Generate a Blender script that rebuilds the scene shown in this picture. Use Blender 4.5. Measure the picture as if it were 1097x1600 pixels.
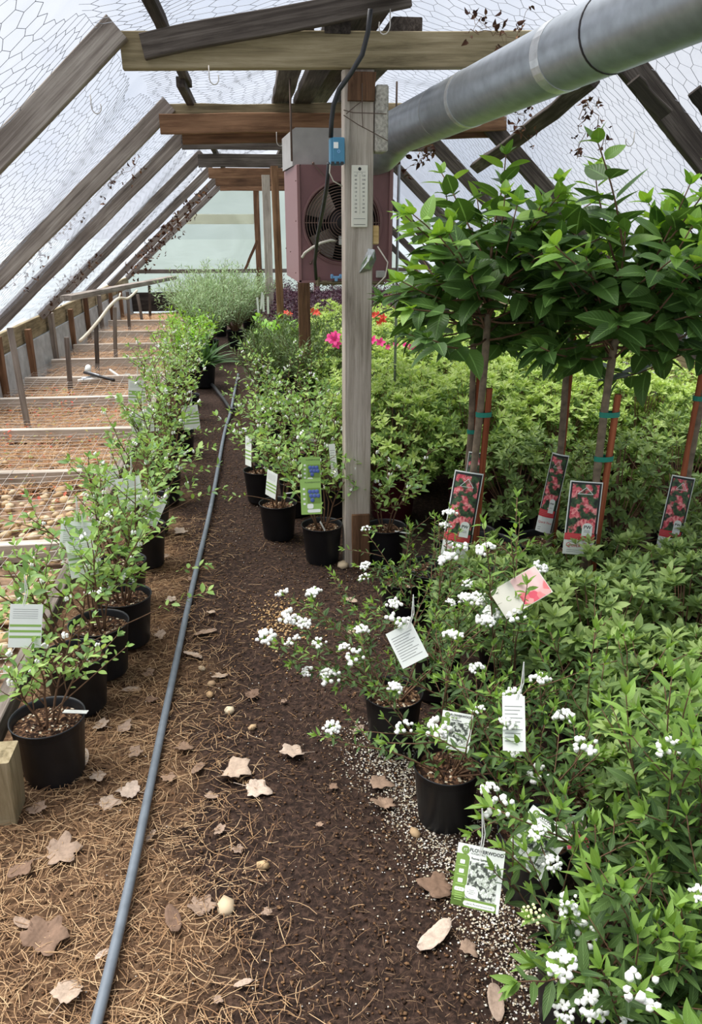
import bpy, bmesh, math, random
import numpy as np
from mathutils import Vector, Matrix, Euler

for o in list(bpy.data.objects): bpy.data.objects.remove(o)
SC = bpy.context.scene
COL = SC.collection
RNG = np.random.default_rng(7)
random.seed(7)
PI = math.pi

# ------------------------------------------------------------------ camera
H, F, CX, CY = 1.55, 1240.0, 548.5, 800.0
PITCH, YAW = math.radians(20.0), math.radians(6.82)
FWD = Vector((math.sin(YAW)*math.cos(PITCH), math.cos(YAW)*math.cos(PITCH), -math.sin(PITCH)))
RIGHT = Vector((math.cos(YAW), -math.sin(YAW), 0)); UP = RIGHT.cross(FWD)
cam = bpy.data.cameras.new('camera'); camo = bpy.data.objects.new('camera', cam); COL.objects.link(camo)
cam.sensor_fit = 'VERTICAL'; cam.sensor_height = 36; cam.sensor_width = 36*1097/1600
cam.lens = F/1600*36; cam.clip_start = .02; cam.clip_end = 300
camo.matrix_world = Matrix(((RIGHT.x, UP.x, -FWD.x, 0), (RIGHT.y, UP.y, -FWD.y, 0), (RIGHT.z, UP.z, -FWD.z, H), (0, 0, 0, 1)))
SC.camera = camo
def ray(x, y): return FWD + RIGHT*((x-CX)/F) - UP*((y-CY)/F)
def atY(x, y, Y): d = ray(x, y); return Vector((0, 0, H)) + d*(Y/d.y)
def atZ(x, y, z=0.0): d = ray(x, y); return Vector((0, 0, H)) + d*((z-H)/d.z)

# ------------------------------------------------------------------ world, sun, exposure
world = bpy.data.worlds.new('world'); SC.world = world; world.use_nodes = True
nt = world.node_tree; nt.nodes.clear()
tc = nt.nodes.new('ShaderNodeTexCoord'); no = nt.nodes.new('ShaderNodeTexNoise'); rp = nt.nodes.new('ShaderNodeValToRGB')
bg = nt.nodes.new('ShaderNodeBackground'); ow = nt.nodes.new('ShaderNodeOutputWorld')
no.inputs['Scale'].default_value = 2.6; no.inputs['Detail'].default_value = 4
rp.color_ramp.elements[0].position = .36; rp.color_ramp.elements[0].color = (.50, .57, .70, 1)
rp.color_ramp.elements[1].position = .62; rp.color_ramp.elements[1].color = (.88, .90, .95, 1)
bg.inputs['Strength'].default_value = .66
nt.links.new(tc.outputs['Generated'], no.inputs['Vector']); nt.links.new(no.outputs['Fac'], rp.inputs['Fac'])
nt.links.new(rp.outputs['Color'], bg.inputs['Color']); nt.links.new(bg.outputs['Background'], ow.inputs['Surface'])
sun = bpy.data.lights.new('sun', 'SUN'); suno = bpy.data.objects.new('sun', sun); COL.objects.link(suno)
sun.energy = 6.0; sun.angle = math.radians(50); sun.color = (1, .97, .92)
suno.rotation_euler = (math.radians(-12), math.radians(-22), 0)
SC.view_settings.view_transform = 'Standard'; SC.view_settings.look = 'None'
SC.view_settings.gamma = 1; SC.view_settings.exposure = 0.42; SC.view_settings.use_curve_mapping = False

# ------------------------------------------------------------------ materials
def hexc(r, g, b):
    f = lambda v: (v/255/12.92) if v/255 <= .04045 else ((v/255+.055)/1.055)**2.4
    return (f(r), f(g), f(b), 1)
def newmat(name):
    m = bpy.data.materials.new(name); m.use_nodes = True
    t = m.node_tree; t.nodes.clear(); out = t.nodes.new('ShaderNodeOutputMaterial')
    return m, t, out
def N(t, typ, **kw):
    n = t.nodes.new(typ)
    for k, v in kw.items():
        if k in n.inputs: n.inputs[k].default_value = v
        else: setattr(n, k, v)
    return n
def L(t, a, b): t.links.new(a, b)
def ramp(t, fac, stops):
    r = N(t, 'ShaderNodeValToRGB'); e = r.color_ramp.elements
    while len(e) < len(stops): e.new(.5)
    for i, (p, c) in enumerate(stops): e[i].position = p; e[i].color = c
    if fac is not None: L(t, fac, r.inputs['Fac'])
    return r
def math_(t, op, a, b=None):
    n = N(t, 'ShaderNodeMath', operation=op)
    for i, v in enumerate((a, b)):
        if v is None: continue
        if isinstance(v, (int, float)): n.inputs[i].default_value = v
        else: L(t, v, n.inputs[i])
    return n.outputs[0]
def plain(name, col, rough=.6, metal=0.0, noise=0.0, scale=30, bump=0.0, spec=.5):
    m, t, out = newmat(name); b = N(t, 'ShaderNodeBsdfPrincipled', Roughness=rough, Metallic=metal)
    b.inputs['Specular IOR Level'].default_value = spec
    b.inputs['Base Color'].default_value = col
    if noise or bump:
        tc = N(t, 'ShaderNodeTexCoord'); n = N(t, 'ShaderNodeTexNoise', Scale=scale, Detail=6.0); L(t, tc.outputs['Object'], n.inputs['Vector'])
        if noise:
            lo = tuple(c*(1-noise) for c in col[:3])+(1,); hi = tuple(min(1, c*(1+noise)) for c in col[:3])+(1,)
            r = ramp(t, n.outputs['Fac'], [(.3, lo), (.7, hi)]); L(t, r.outputs['Color'], b.inputs['Base Color'])
        if bump:
            bp = N(t, 'ShaderNodeBump', Strength=bump, Distance=.004); L(t, n.outputs['Fac'], bp.inputs['Height']); L(t, bp.outputs['Normal'], b.inputs['Normal'])
    L(t, b.outputs[0], out.inputs[0]); return m
def wood(name, dark, mid, light, sx=2.0, sy=64, bump=.8):
    m, t, out = newmat(name); b = N(t, 'ShaderNodeBsdfPrincipled', Roughness=.85)
    b.inputs['Specular IOR Level'].default_value = .2
    tc = N(t, 'ShaderNodeTexCoord'); oi = N(t, 'ShaderNodeObjectInfo')
    ad = N(t, 'ShaderNodeVectorMath', operation='ADD'); cb = N(t, 'ShaderNodeCombineXYZ')
    L(t, math_(t, 'MULTIPLY', oi.outputs['Random'], 37.0), cb.inputs[0]); L(t, math_(t, 'MULTIPLY', oi.outputs['Random'], 11.0), cb.inputs[1])
    L(t, tc.outputs['Object'], ad.inputs[0]); L(t, cb.outputs[0], ad.inputs[1])
    mp = N(t, 'ShaderNodeMapping'); mp.inputs['Scale'].default_value = (sx, sy, sy); L(t, ad.outputs[0], mp.inputs['Vector'])
    n = N(t, 'ShaderNodeTexNoise', Scale=1.0, Detail=9.0, Roughness=.72, Distortion=.5); L(t, mp.outputs[0], n.inputs['Vector'])
    mp2 = N(t, 'ShaderNodeMapping'); mp2.inputs['Scale'].default_value = (3.0, 9, 9); L(t, ad.outputs[0], mp2.inputs['Vector'])
    n2 = N(t, 'ShaderNodeTexNoise', Scale=1.0, Detail=3.0); L(t, mp2.outputs[0], n2.inputs['Vector'])
    mx = math_(t, 'ADD', math_(t, 'MULTIPLY', n.outputs['Fac'], .65), math_(t, 'MULTIPLY', n2.outputs['Fac'], .35))
    mx = math_(t, 'ADD', mx, math_(t, 'MULTIPLY', math_(t, 'SUBTRACT', oi.outputs['Random'], .5), .12))
    r = ramp(t, mx, [(.33, dark), (.5, mid), (.66, light)])
    L(t, r.outputs['Color'], b.inputs['Base Color'])
    bp = N(t, 'ShaderNodeBump', Strength=bump, Distance=.004); L(t, n.outputs['Fac'], bp.inputs['Height']); L(t, bp.outputs['Normal'], b.inputs['Normal'])
    L(t, b.outputs[0], out.inputs[0]); return m
def leafmat(name, stops, rough=.45, trans=.28, vein=.35, tcol=None):
    """leaf colour varies from leaf to leaf; lighter midrib"""
    m, t, out = newmat(name); b = N(t, 'ShaderNodeBsdfPrincipled', Roughness=rough)
    b.inputs['Specular IOR Level'].default_value = .35
    g = N(t, 'ShaderNodeNewGeometry'); oi = N(t, 'ShaderNodeObjectInfo')
    f = math_(t, 'FRACT', math_(t, 'ADD', g.outputs['Random Per Island'], math_(t, 'MULTIPLY', oi.outputs['Random'], 7.3)))
    n = len(stops); r = ramp(t, f, [(i/(n-1), s) for i, s in enumerate(stops)])
    uv = N(t, 'ShaderNodeUVMap'); sp = N(t, 'ShaderNodeSeparateXYZ'); L(t, uv.outputs[0], sp.inputs[0])
    d = math_(t, 'ABSOLUTE', math_(t, 'SUBTRACT', sp.outputs[0], .5))
    v = math_(t, 'MULTIPLY', math_(t, 'LESS_THAN', d, .035), vein)
    mix = N(t, 'ShaderNodeMix', data_type='RGBA'); L(t, v, mix.inputs[0]); L(t, r.outputs['Color'], mix.inputs[6])
    mix.inputs[7].default_value = tuple(min(1, c*2.0+.05) for c in stops[-1][:3])+(1,)
    L(t, mix.outputs[2], b.inputs['Base Color'])
    # side veins as fine relief
    w = math_(t, 'SINE', math_(t, 'MULTIPLY', math_(t, 'SUBTRACT', sp.outputs[1], math_(t, 'MULTIPLY', d, .55)), 62.0))
    bp = N(t, 'ShaderNodeBump', Strength=.25, Distance=.001); L(t, w, bp.inputs['Height']); L(t, bp.outputs['Normal'], b.inputs['Normal'])
    tr = N(t, 'ShaderNodeBsdfTranslucent')
    hs = N(t, 'ShaderNodeHueSaturation', Saturation=1.15, Value=1.25); hs.inputs['Hue'].default_value = .485
    L(t, mix.outputs[2], hs.inputs['Color']); L(t, hs.outputs[0], tr.inputs['Color'])
    ms = N(t, 'ShaderNodeMixShader'); ms.inputs[0].default_value = trans
    L(t, b.outputs[0], ms.inputs[1]); L(t, tr.outputs[0], ms.inputs[2]); L(t, ms.outputs[0], out.inputs[0]); return m
def islandmat(name, stops, rough=.8, spec=.2):
    m, t, out = newmat(name); b = N(t, 'ShaderNodeBsdfPrincipled', Roughness=rough); b.inputs['Specular IOR Level'].default_value = spec
    g = N(t, 'ShaderNodeNewGeometry'); oi = N(t, 'ShaderNodeObjectInfo')
    f = math_(t, 'FRACT', math_(t, 'ADD', g.outputs['Random Per Island'], math_(t, 'MULTIPLY', oi.outputs['Random'], 7.3)))
    n = len(stops); r = ramp(t, f, [(i/(n-1), s) for i, s in enumerate(stops)])
    L(t, r.outputs['Color'], b.inputs['Base Color']); L(t, b.outputs[0], out.inputs[0]); return m
def film(name, tint, transp, rough=.35, wr=3.0):
    m, t, out = newmat(name)
    tc = N(t, 'ShaderNodeTexCoord'); n = N(t, 'ShaderNodeTexNoise', Scale=wr, Detail=4.0, Distortion=1.2); L(t, tc.outputs['Object'], n.inputs['Vector'])
    bp = N(t, 'ShaderNodeBump', Strength=.5, Distance=.03); L(t, n.outputs['Fac'], bp.inputs['Height'])
    tp = N(t, 'ShaderNodeBsdfTransparent'); tp.inputs[0].default_value = (.97, .98, 1, 1)
    tl = N(t, 'ShaderNodeBsdfTranslucent'); L(t, bp.outputs['Normal'], tl.inputs['Normal'])
    r = ramp(t, n.outputs['Fac'], [(.35, tuple(c*.86 for c in tint[:3])+(1,)), (.65, tint)]); L(t, r.outputs['Color'], tl.inputs[0])
    gl = N(t, 'ShaderNodeBsdfGlossy', Roughness=rough); L(t, bp.outputs['Normal'], gl.inputs['Normal']); gl.inputs[0].default_value = (.9, .92, .95, 1)
    m1 = N(t, 'ShaderNodeMixShader'); m1.inputs[0].default_value = .06; L(t, tl.outputs[0], m1.inputs[1]); L(t, gl.outputs[0], m1.inputs[2])
    f = math_(t, 'ADD', math_(t, 'MULTIPLY', math_(t, 'SUBTRACT', n.outputs['Fac'], .5), .35), transp)
    m2 = N(t, 'ShaderNodeMixShader'); L(t, f, m2.inputs[0]); L(t, m1.outputs[0], m2.inputs[1]); L(t, tp.outputs[0], m2.inputs[2])
    L(t, m2.outputs[0], out.inputs[0]); return m

M = {}
M['wood_grey'] = wood('weathered grey timber', hexc(70, 62, 56), hexc(126, 115, 106), hexc(172, 162, 151))
M['wood_dark'] = wood('dark weathered timber', hexc(36, 31, 28), hexc(72, 64, 58), hexc(110, 101, 93))
M['wood_tan'] = wood('yellowed treated timber', hexc(84, 74, 54), hexc(146, 132, 102), hexc(182, 168, 138), sy=34)
M['wood_brown'] = wood('red brown timber', hexc(62, 44, 32), hexc(112, 82, 60), hexc(150, 114, 86), sy=34)
M['wood_post'] = wood('silver grey post', hexc(134, 123, 110), hexc(186, 174, 160), hexc(218, 208, 196), sx=2.5, sy=60)
M['wood_stake'] = wood('reddish plant stake', hexc(96, 46, 26), hexc(150, 82, 54), hexc(178, 106, 74), sy=70)
M['wood_pale'] = wood('pale offcut', hexc(188, 150, 92), hexc(220, 186, 130), hexc(236, 208, 160))
M['driftwood'] = plain('peeled branch', hexc(226, 212, 188), .7, noise=.12, scale=20)
M['concrete'] = plain('footing concrete', hexc(176, 178, 178), .95, noise=.22, scale=9, bump=.6)
M['cinder'] = plain('porous block', hexc(172, 166, 154), .95, noise=.4, scale=90, bump=1.0)
M['black_plastic'] = plain('nursery pot plastic', hexc(30, 31, 34), .42, noise=.25, scale=14, spec=.4)
M['maroon_plastic'] = plain('maroon pot plastic', hexc(92, 34, 44), .5, noise=.2, scale=10)
def potting_mat():
    m, t, out = newmat('potting soil'); b = N(t, 'ShaderNodeBsdfPrincipled', Roughness=.95); b.inputs['Specular IOR Level'].default_value = .1
    tc = N(t, 'ShaderNodeTexCoord'); v = N(t, 'ShaderNodeTexVoronoi', Scale=150.0); L(t, tc.outputs['Object'], v.inputs['Vector'])
    sp = N(t, 'ShaderNodeSeparateColor'); L(t, v.outputs['Color'], sp.inputs[0])
    r = ramp(t, sp.outputs[0], [(.0, hexc(44, 32, 26)), (.35, hexc(82, 60, 46)), (.7, hexc(118, 88, 66)), (.84, hexc(150, 120, 90)), (.95, hexc(206, 194, 170))]); r.color_ramp.interpolation = 'CONSTANT'
    L(t, r.outputs[0], b.inputs['Base Color']); bp = N(t, 'ShaderNodeBump', Strength=1.0, Distance=.006); L(t, sp.outputs[1], bp.inputs['Height']); L(t, bp.outputs['Normal'], b.inputs['Normal']); L(t, b.outputs[0], out.inputs[0]); return m
M['potting'] = potting_mat()
M['potting_perlite'] = islandmat('perlite crumbs', [hexc(236, 230, 214), hexc(214, 198, 164), hexc(248, 246, 240), hexc(178, 150, 112)])
M['bark'] = plain('grey brown bark', hexc(120, 104, 86), .85, noise=.35, scale=40, bump=.6)
M['twig'] = plain('brown twig', hexc(104, 76, 54), .8, noise=.3, scale=30)
M['green_stem'] = plain('green stem', hexc(120, 136, 66), .6, noise=.2, scale=30)
M['galv'] = plain('galvanised steel', hexc(160, 165, 170), .4, .65, noise=.16, scale=22)
M['tape'] = plain('foil tape', hexc(205, 206, 206), .35, .7, noise=.15, scale=30, bump=.5)
M['wire'] = plain('galvanised netting wire', hexc(134, 137, 144), .6, .1)
M['rust_wire'] = plain('rusty wire', hexc(96, 78, 66), .7, .2)
M['light_wire'] = plain('bright wire', hexc(196, 190, 182), .5, .3)
M['hose'] = plain('grey poly hose', hexc(112, 120, 128), .5, noise=.12, scale=25, spec=.4)
M['black_rubber'] = plain('black rubber', hexc(38, 38, 40), .5)
M['heater'] = plain('dull plum enamel', hexc(126, 88, 88), .5, .1, noise=.12, scale=8)
M['heater_light'] = plain('plum enamel edge', hexc(138, 100, 98), .5, .1)
M['heater_dark'] = plain('dark motor metal', hexc(46, 40, 40), .5, .4)
M['grille'] = plain('brown grille wire', hexc(110, 88, 78), .45, .5)
M['fan'] = plain('fan blade metal', hexc(196, 182, 172), .45, .2)
M['coil'] = plain('dark coil', hexc(30, 26, 26), .6, .3)
M['grey_cap'] = plain('grey sheet metal', hexc(170, 167, 162), .5, .2, noise=.12, scale=14)
M['blue_box'] = plain('blue control box', hexc(66, 128, 158), .45, noise=.1, scale=20)
M['blue_light'] = plain('blue handle', hexc(122, 170, 214), .4)
M['white'] = plain('white plastic', hexc(236, 236, 230), .5)
M['cream'] = plain('cream plastic', hexc(226, 222, 206), .5)
M['conduit'] = plain('beige conduit', hexc(206, 200, 184), .5)
M['brass'] = plain('dull brass', hexc(120, 108, 84), .45, .7)
M['ink'] = plain('black print', hexc(34, 36, 36), .6)
M['ink_grey'] = plain('grey print', hexc(120, 122, 118), .6)
M['foil'] = plain('crumpled foil', hexc(216, 218, 214), .25, .85, noise=.1, scale=40, bump=.6)
M['green_tape'] = plain('green tie tape', hexc(20, 128, 108), .5)
M['tag_white'] = plain('tag card', hexc(228, 232, 224), .55)
M['tag_green'] = plain('tag green print', hexc(104, 134, 50), .55)
M['tag_lime'] = plain('tag lime print', hexc(140, 176, 88), .55)
M['tag_red'] = plain('tag red print', hexc(206, 60, 66), .55)
M['tag_redline'] = plain('tag pink line', hexc(226, 120, 120), .55)
M['tag_black'] = plain('tag dark border', hexc(26, 26, 26), .5)
M['berry'] = plain('printed blueberry', hexc(72, 92, 160), .5, noise=.3, scale=60)
M['film_roof'] = film('clear poly film', (.62, .65, .72, 1), .74)
M['film_wall'] = film('clouded end film', (.44, .52, .45, 1), .24, wr=1.2)
M['film_cream'] = film('cream patch strip', (.80, .76, .64, 1), .2, wr=1.2)
M['vine'] = plain('dry vine', hexc(120, 98, 76), .9)
M['dry_leaf_dark'] = islandmat('shrivelled vine leaf', [hexc(62, 40, 30), hexc(92, 62, 44), hexc(48, 30, 26), hexc(120, 86, 58)], .9)
M['needle'] = islandmat('pine straw', [hexc(184, 148, 108), hexc(128, 96, 68), hexc(208, 176, 136), hexc(156, 120, 86), hexc(96, 70, 52)], .75)
M['straw_dark'] = islandmat('brown fibre', [hexc(98, 74, 55), hexc(70, 52, 40), hexc(146, 118, 90), hexc(58, 43, 34), hexc(86, 64, 49)], .8)
M['straw'] = islandmat('dry bed straw', [hexc(186, 140, 98), hexc(138, 98, 66), hexc(212, 176, 134), hexc(164, 118, 80)], .8)
M['chip'] = islandmat('bark chips', [hexc(70, 48, 34), hexc(108, 78, 54), hexc(50, 36, 28), hexc(146, 112, 80), hexc(84, 58, 40)], .9)
M['pebble'] = islandmat('river pebble', [hexc(206, 178, 136), hexc(182, 150, 112), hexc(222, 204, 172), hexc(170, 140, 108)], .7)
def deadmat(name, stops):
    m, t, out = newmat(name); b = N(t, 'ShaderNodeBsdfPrincipled', Roughness=.8); b.inputs['Specular IOR Level'].default_value = .2
    oi = N(t, 'ShaderNodeObjectInfo'); n = len(stops); r = ramp(t, oi.outputs['Random'], [(i/(n-1), c) for i, c in enumerate(stops)])
    tc = N(t, 'ShaderNodeTexCoord'); no = N(t, 'ShaderNodeTexNoise', Scale=3.0, Detail=5.0, Roughness=.7); L(t, tc.outputs['Object'], no.inputs['Vector'])
    v = N(t, 'ShaderNodeMapRange'); v.inputs[1].default_value = .3; v.inputs[2].default_value = .7; v.inputs[3].default_value = .62; v.inputs[4].default_value = 1.12; L(t, no.outputs['Fac'], v.inputs[0])
    hs = N(t, 'ShaderNodeHueSaturation'); L(t, v.outputs[0], hs.inputs['Value']); L(t, r.outputs['Color'], hs.inputs['Color']); L(t, hs.outputs[0], b.inputs['Base Color'])
    wv = N(t, 'ShaderNodeTexWave', Scale=2.2, Distortion=2.0); L(t, tc.outputs['Object'], wv.inputs['Vector']); bp = N(t, 'ShaderNodeBump', Strength=.05, Distance=.05); L(t, wv.outputs['Fac'], bp.inputs['Height']); L(t, bp.outputs['Normal'], b.inputs['Normal'])
    L(t, b.outputs[0], out.inputs[0]); return m
M['fallen'] = deadmat('dead leaf', [hexc(190, 168, 148), hexc(140, 114, 95), hexc(206, 186, 168), hexc(158, 130, 108), hexc(124, 99, 82)])
M['hyd'] = leafmat('hydrangea leaf', [hexc(58, 86, 40), hexc(80, 112, 52), hexc(66, 98, 44), hexc(98, 132, 62)], .42, .25, .5)
M['hyd_young'] = leafmat('young hydrangea leaf', [hexc(116, 158, 66), hexc(148, 184, 86), hexc(102, 144, 58)], .42, .34, .4)
M['azalea'] = leafmat('azalea leaf', [hexc(96, 128, 58), hexc(128, 158, 78), hexc(78, 108, 46), hexc(144, 172, 90)], .5, .25, .25)  # older leaf colour, darkened further to paint in shadow between the shoot tips
M['azalea_new_lit'] = leafmat('lit new azalea leaf', [hexc(184, 210, 116), hexc(206, 224, 140), hexc(166, 196, 100)], .5, .32, .25)  # young growth colour, brightened further to paint in light on the rosette tops
M['azalea_front'] = leafmat('deep azalea leaf', [hexc(100, 126, 66), hexc(122, 148, 84), hexc(84, 110, 56), hexc(136, 160, 94)], .5, .25, .25)
M['azalea_front_new'] = leafmat('fresh azalea leaf', [hexc(146, 170, 98), hexc(164, 186, 114), hexc(132, 156, 88)], .5, .3, .25)
M['spirea'] = leafmat('spirea leaf', [hexc(68, 94, 48), hexc(90, 118, 62), hexc(56, 82, 42), hexc(106, 134, 74)], .5, .25, .3)
M['spirea_new'] = leafmat('new spirea leaf', [hexc(122, 158, 72), hexc(146, 180, 88), hexc(108, 142, 64)], .5, .34, .3)
M['blue_leaf'] = leafmat('blueberry leaf', [hexc(130, 166, 82), hexc(158, 192, 102), hexc(106, 144, 80), hexc(178, 206, 116), hexc(114, 148, 100)], .5, .3, .25)
M['purple'] = leafmat('purple leaf', [hexc(70, 44, 58), hexc(92, 58, 72), hexc(52, 34, 46), hexc(110, 76, 88)], .5, .15, .1)
M['silver'] = leafmat('silver green leaf', [hexc(150, 176, 128), hexc(172, 196, 148), hexc(126, 156, 104), hexc(190, 210, 166)], .6, .25, .1)
M['darkneedle'] = leafmat('dark narrow leaf', [hexc(82, 106, 58), hexc(106, 130, 74), hexc(66, 88, 48), hexc(126, 148, 86)], .5, .2, .2)
M['lime'] = leafmat('lime leaf', [hexc(150, 204, 84), hexc(172, 220, 104), hexc(132, 188, 70)], .5, .35, .3)
M['strap'] = leafmat('strap leaf', [hexc(66, 98, 54), hexc(88, 122, 66), hexc(54, 84, 46)], .45, .2, .3)
M['weed'] = leafmat('weed leaf', [hexc(128, 158, 76), hexc(178, 108, 62), hexc(202, 82, 66), hexc(152, 178, 96)], .6, .3, .1)
M['petal_white'] = plain('white petal', hexc(248, 248, 242), .6)
M['petal_cream'] = plain('cream bud', hexc(232, 232, 176), .6)
M['petal_pink'] = plain('magenta petal', hexc(238, 62, 140), .6)
M['petal_coral'] = plain('coral petal', hexc(238, 84, 66), .6)
M['violet'] = plain('violet flower', hexc(84, 56, 104), .6)

def photo_mat(name, cells, bgc, fgs, thr=.42):
    m, t, out = newmat(name); b = N(t, 'ShaderNodeBsdfPrincipled', Roughness=.5)
    tc = N(t, 'ShaderNodeTexCoord'); v = N(t, 'ShaderNodeTexVoronoi', Scale=cells); n = N(t, 'ShaderNodeTexNoise', Scale=cells*.22, Detail=3.0)
    L(t, tc.outputs['Object'], v.inputs['Vector']); L(t, tc.outputs['Object'], n.inputs['Vector'])
    r1 = ramp(t, v.outputs['Color'], [(.2, fgs[0]), (.5, fgs[1]), (.8, fgs[2])])
    n2 = N(t, 'ShaderNodeTexNoise', Scale=cells*.5, Detail=2.0); L(t, tc.outputs['Object'], n2.inputs['Vector'])
    r2 = ramp(t, n2.outputs['Fac'], [(.35, bgc[0]), (.65, bgc[1])])
    f = ramp(t, n.outputs['Fac'], [(thr, (0, 0, 0, 1)), (thr+.06, (1, 1, 1, 1))])
    mx = N(t, 'ShaderNodeMix', data_type='RGBA'); L(t, f.outputs[0], mx.inputs[0]); L(t, r2.outputs[0], mx.inputs[6]); L(t, r1.outputs[0], mx.inputs[7])
    L(t, mx.outputs[2], b.inputs['Base Color']); L(t, b.outputs[0], out.inputs[0]); return m
M['photo_pink'] = photo_mat('printed pink blossom', 120, (hexc(22, 28, 20), hexc(70, 104, 62)), (hexc(196, 62, 78), hexc(230, 112, 118), hexc(244, 160, 156)), .47)
M['photo_spirea'] = photo_mat('printed white blossom', 420, (hexc(40, 44, 40), hexc(84, 92, 78)), (hexc(228, 230, 224), hexc(150, 160, 142), hexc(190, 196, 184)), .46)
M['photo_rose'] = photo_mat('printed rose petals', 45, (hexc(250, 214, 206), hexc(244, 190, 188)), (hexc(236, 120, 122), hexc(246, 176, 168), hexc(226, 86, 104)), .5)

def soil_mat():
    m, t, out = newmat('path soil'); b = N(t, 'ShaderNodeBsdfPrincipled', Roughness=.95); b.inputs['Specular IOR Level'].default_value = .15
    tc = N(t, 'ShaderNodeTexCoord'); sp = N(t, 'ShaderNodeSeparateXYZ'); L(t, tc.outputs['Object'], sp.inputs[0])
    n1 = N(t, 'ShaderNodeTexNoise', Scale=2.2, Detail=4.0); n2 = N(t, 'ShaderNodeTexNoise', Scale=60.0, Detail=6.0, Roughness=.7); n3 = N(t, 'ShaderNodeTexNoise', Scale=14.0, Detail=4.0)
    for n in (n1, n2, n3): L(t, tc.outputs['Object'], n.inputs['Vector'])
    dark = ramp(t, n2.outputs['Fac'], [(.3, hexc(28, 22, 19)), (.5, hexc(54, 41, 35)), (.68, hexc(88, 68, 57))])
    litter = ramp(t, n2.outputs['Fac'], [(.3, hexc(72, 52, 38)), (.5, hexc(108, 82, 60)), (.7, hexc(144, 115, 87))])
    x = math_(t, 'ADD', sp.outputs[0], math_(t, 'MULTIPLY', math_(t, 'SUBTRACT', n1.outputs['Fac'], .5), .7))
    y = math_(t, 'MULTIPLY', sp.outputs[1], .09)
    f = ramp(t, math_(t, 'ADD', x, y), [(.0, (1, 1, 1, 1)), (.14, (0, 0, 0, 1))])
    f.color_ramp.elements[0].position = .0
    xx = math_(t, 'ADD', math_(t, 'ADD', x, y), .15)
    L(t, xx, f.inputs['Fac'])
    f2 = math_(t, 'MULTIPLY', f.outputs[0], ramp(t, n3.outputs['Fac'], [(.3, (.5, .5, .5, 1)), (.6, (1, 1, 1, 1))]).outputs[0])
    mx = N(t, 'ShaderNodeMix', data_type='RGBA'); L(t, f2, mx.inputs[0]); L(t, dark.outputs[0], mx.inputs[6]); L(t, litter.outputs[0], mx.inputs[7])
    L(t, mx.outputs[2], b.inputs['Base Color'])
    bp = N(t, 'ShaderNodeBump', Strength=.9, Distance=.008); L(t, n2.outputs['Fac'], bp.inputs['Height']); L(t, bp.outputs['Normal'], b.inputs['Normal'])
    L(t, b.outputs[0], out.inputs[0]); return m
M['soil'] = soil_mat()
M['bedsoil'] = plain('straw bed ground', hexc(138, 112, 88), .95, noise=.45, scale=24, bump=.8)
M['outside'] = plain('outside gravel', hexc(142, 150, 152), .95, noise=.2, scale=1.0)

# ------------------------------------------------------------------ mesh helpers
class MB:
    def __init__(s): s.v = []; s.f = []; s.m = []
    def add(s, vs, fs, mi=0):
        o = len(s.v); s.v += [tuple(v) for v in vs]; s.f += [tuple(i+o for i in f) for f in fs]; s.m += [mi]*len(fs); return s
    def box(s, c, d, rot=None, mi=0):
        x, y, z = d[0]/2, d[1]/2, d[2]/2
        vs = [Vector((a*x, b*y, e*z)) for a in (-1, 1) for b in (-1, 1) for e in (-1, 1)]
        if rot is not None: vs = [rot @ v for v in vs]
        return s.add([v+Vector(c) for v in vs], [(0, 1, 3, 2), (4, 6, 7, 5), (0, 4, 5, 1), (2, 3, 7, 6), (0, 2, 6, 4), (1, 5, 7, 3)], mi)
    def tube(s, pts, rad, n=6, mi=0, cap=True):
        pts = [Vector(p) for p in pts]; k = len(pts)
        rs = rad if hasattr(rad, '__len__') else [rad]*k
        t0 = (pts[1]-pts[0]).normalized(); a = t0.orthogonal().normalized(); vs = []
        for i, p in enumerate(pts):
            t = (pts[min(i+1, k-1)]-pts[max(i-1, 0)]).normalized()
            a = (a - t*a.dot(t)); a = a.normalized() if a.length > 1e-6 else t.orthogonal().normalized(); b = t.cross(a)
            for j in range(n):
                q = 2*PI*j/n; vs.append(p + (a*math.cos(q)+b*math.sin(q))*rs[i])
        fs = [(i*n+j, i*n+(j+1) % n, (i+1)*n+(j+1) % n, (i+1)*n+j) for i in range(k-1) for j in range(n)]
        if cap: fs += [tuple(range(n-1, -1, -1)), tuple(range((k-1)*n, k*n))]
        return s.add(vs, fs, mi)
    def lathe(s, prof, n=24, mi=0, c=(0, 0, 0), closed=False):
        vs = [(c[0]+r*math.cos(2*PI*j/n), c[1]+r*math.sin(2*PI*j/n), c[2]+z) for r, z in prof for j in range(n)]; k = len(prof)
        fs = [(i*n+j, i*n+(j+1) % n, (i+1)*n+(j+1) % n, (i+1)*n+j) for i in range(k-1) for j in range(n)]
        return s.add(vs, fs, mi)
    def build(s, name, mat, parent=None, smooth=False, bevel=0.0):
        me = bpy.data.meshes.new(name); me.from_pydata(s.v, [], s.f); 
        for x in (mat if isinstance(mat, (list, tuple)) else [mat]): me.materials.append(x)
        if any(s.m): me.polygons.foreach_set('material_index', s.m)
        if smooth: me.polygons.foreach_set('use_smooth', [True]*len(me.polygons))
        if bevel:
            bm = bmesh.new(); bm.from_mesh(me); bmesh.ops.bevel(bm, geom=bm.edges[:], offset=bevel, segments=1, affect='EDGES'); bm.to_mesh(me); bm.free()
        me.update(); return link(name, me, parent)
def link(name, me, parent=None):
    o = bpy.data.objects.new(name, me); COL.objects.link(o)
    if parent is not None: o.parent = parent
    return o
def tag(o, label, cat, group=None, kind=None):
    o['label'] = label; o['category'] = cat
    if group: o['group'] = group
    if kind: o['kind'] = kind
    return o
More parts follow.
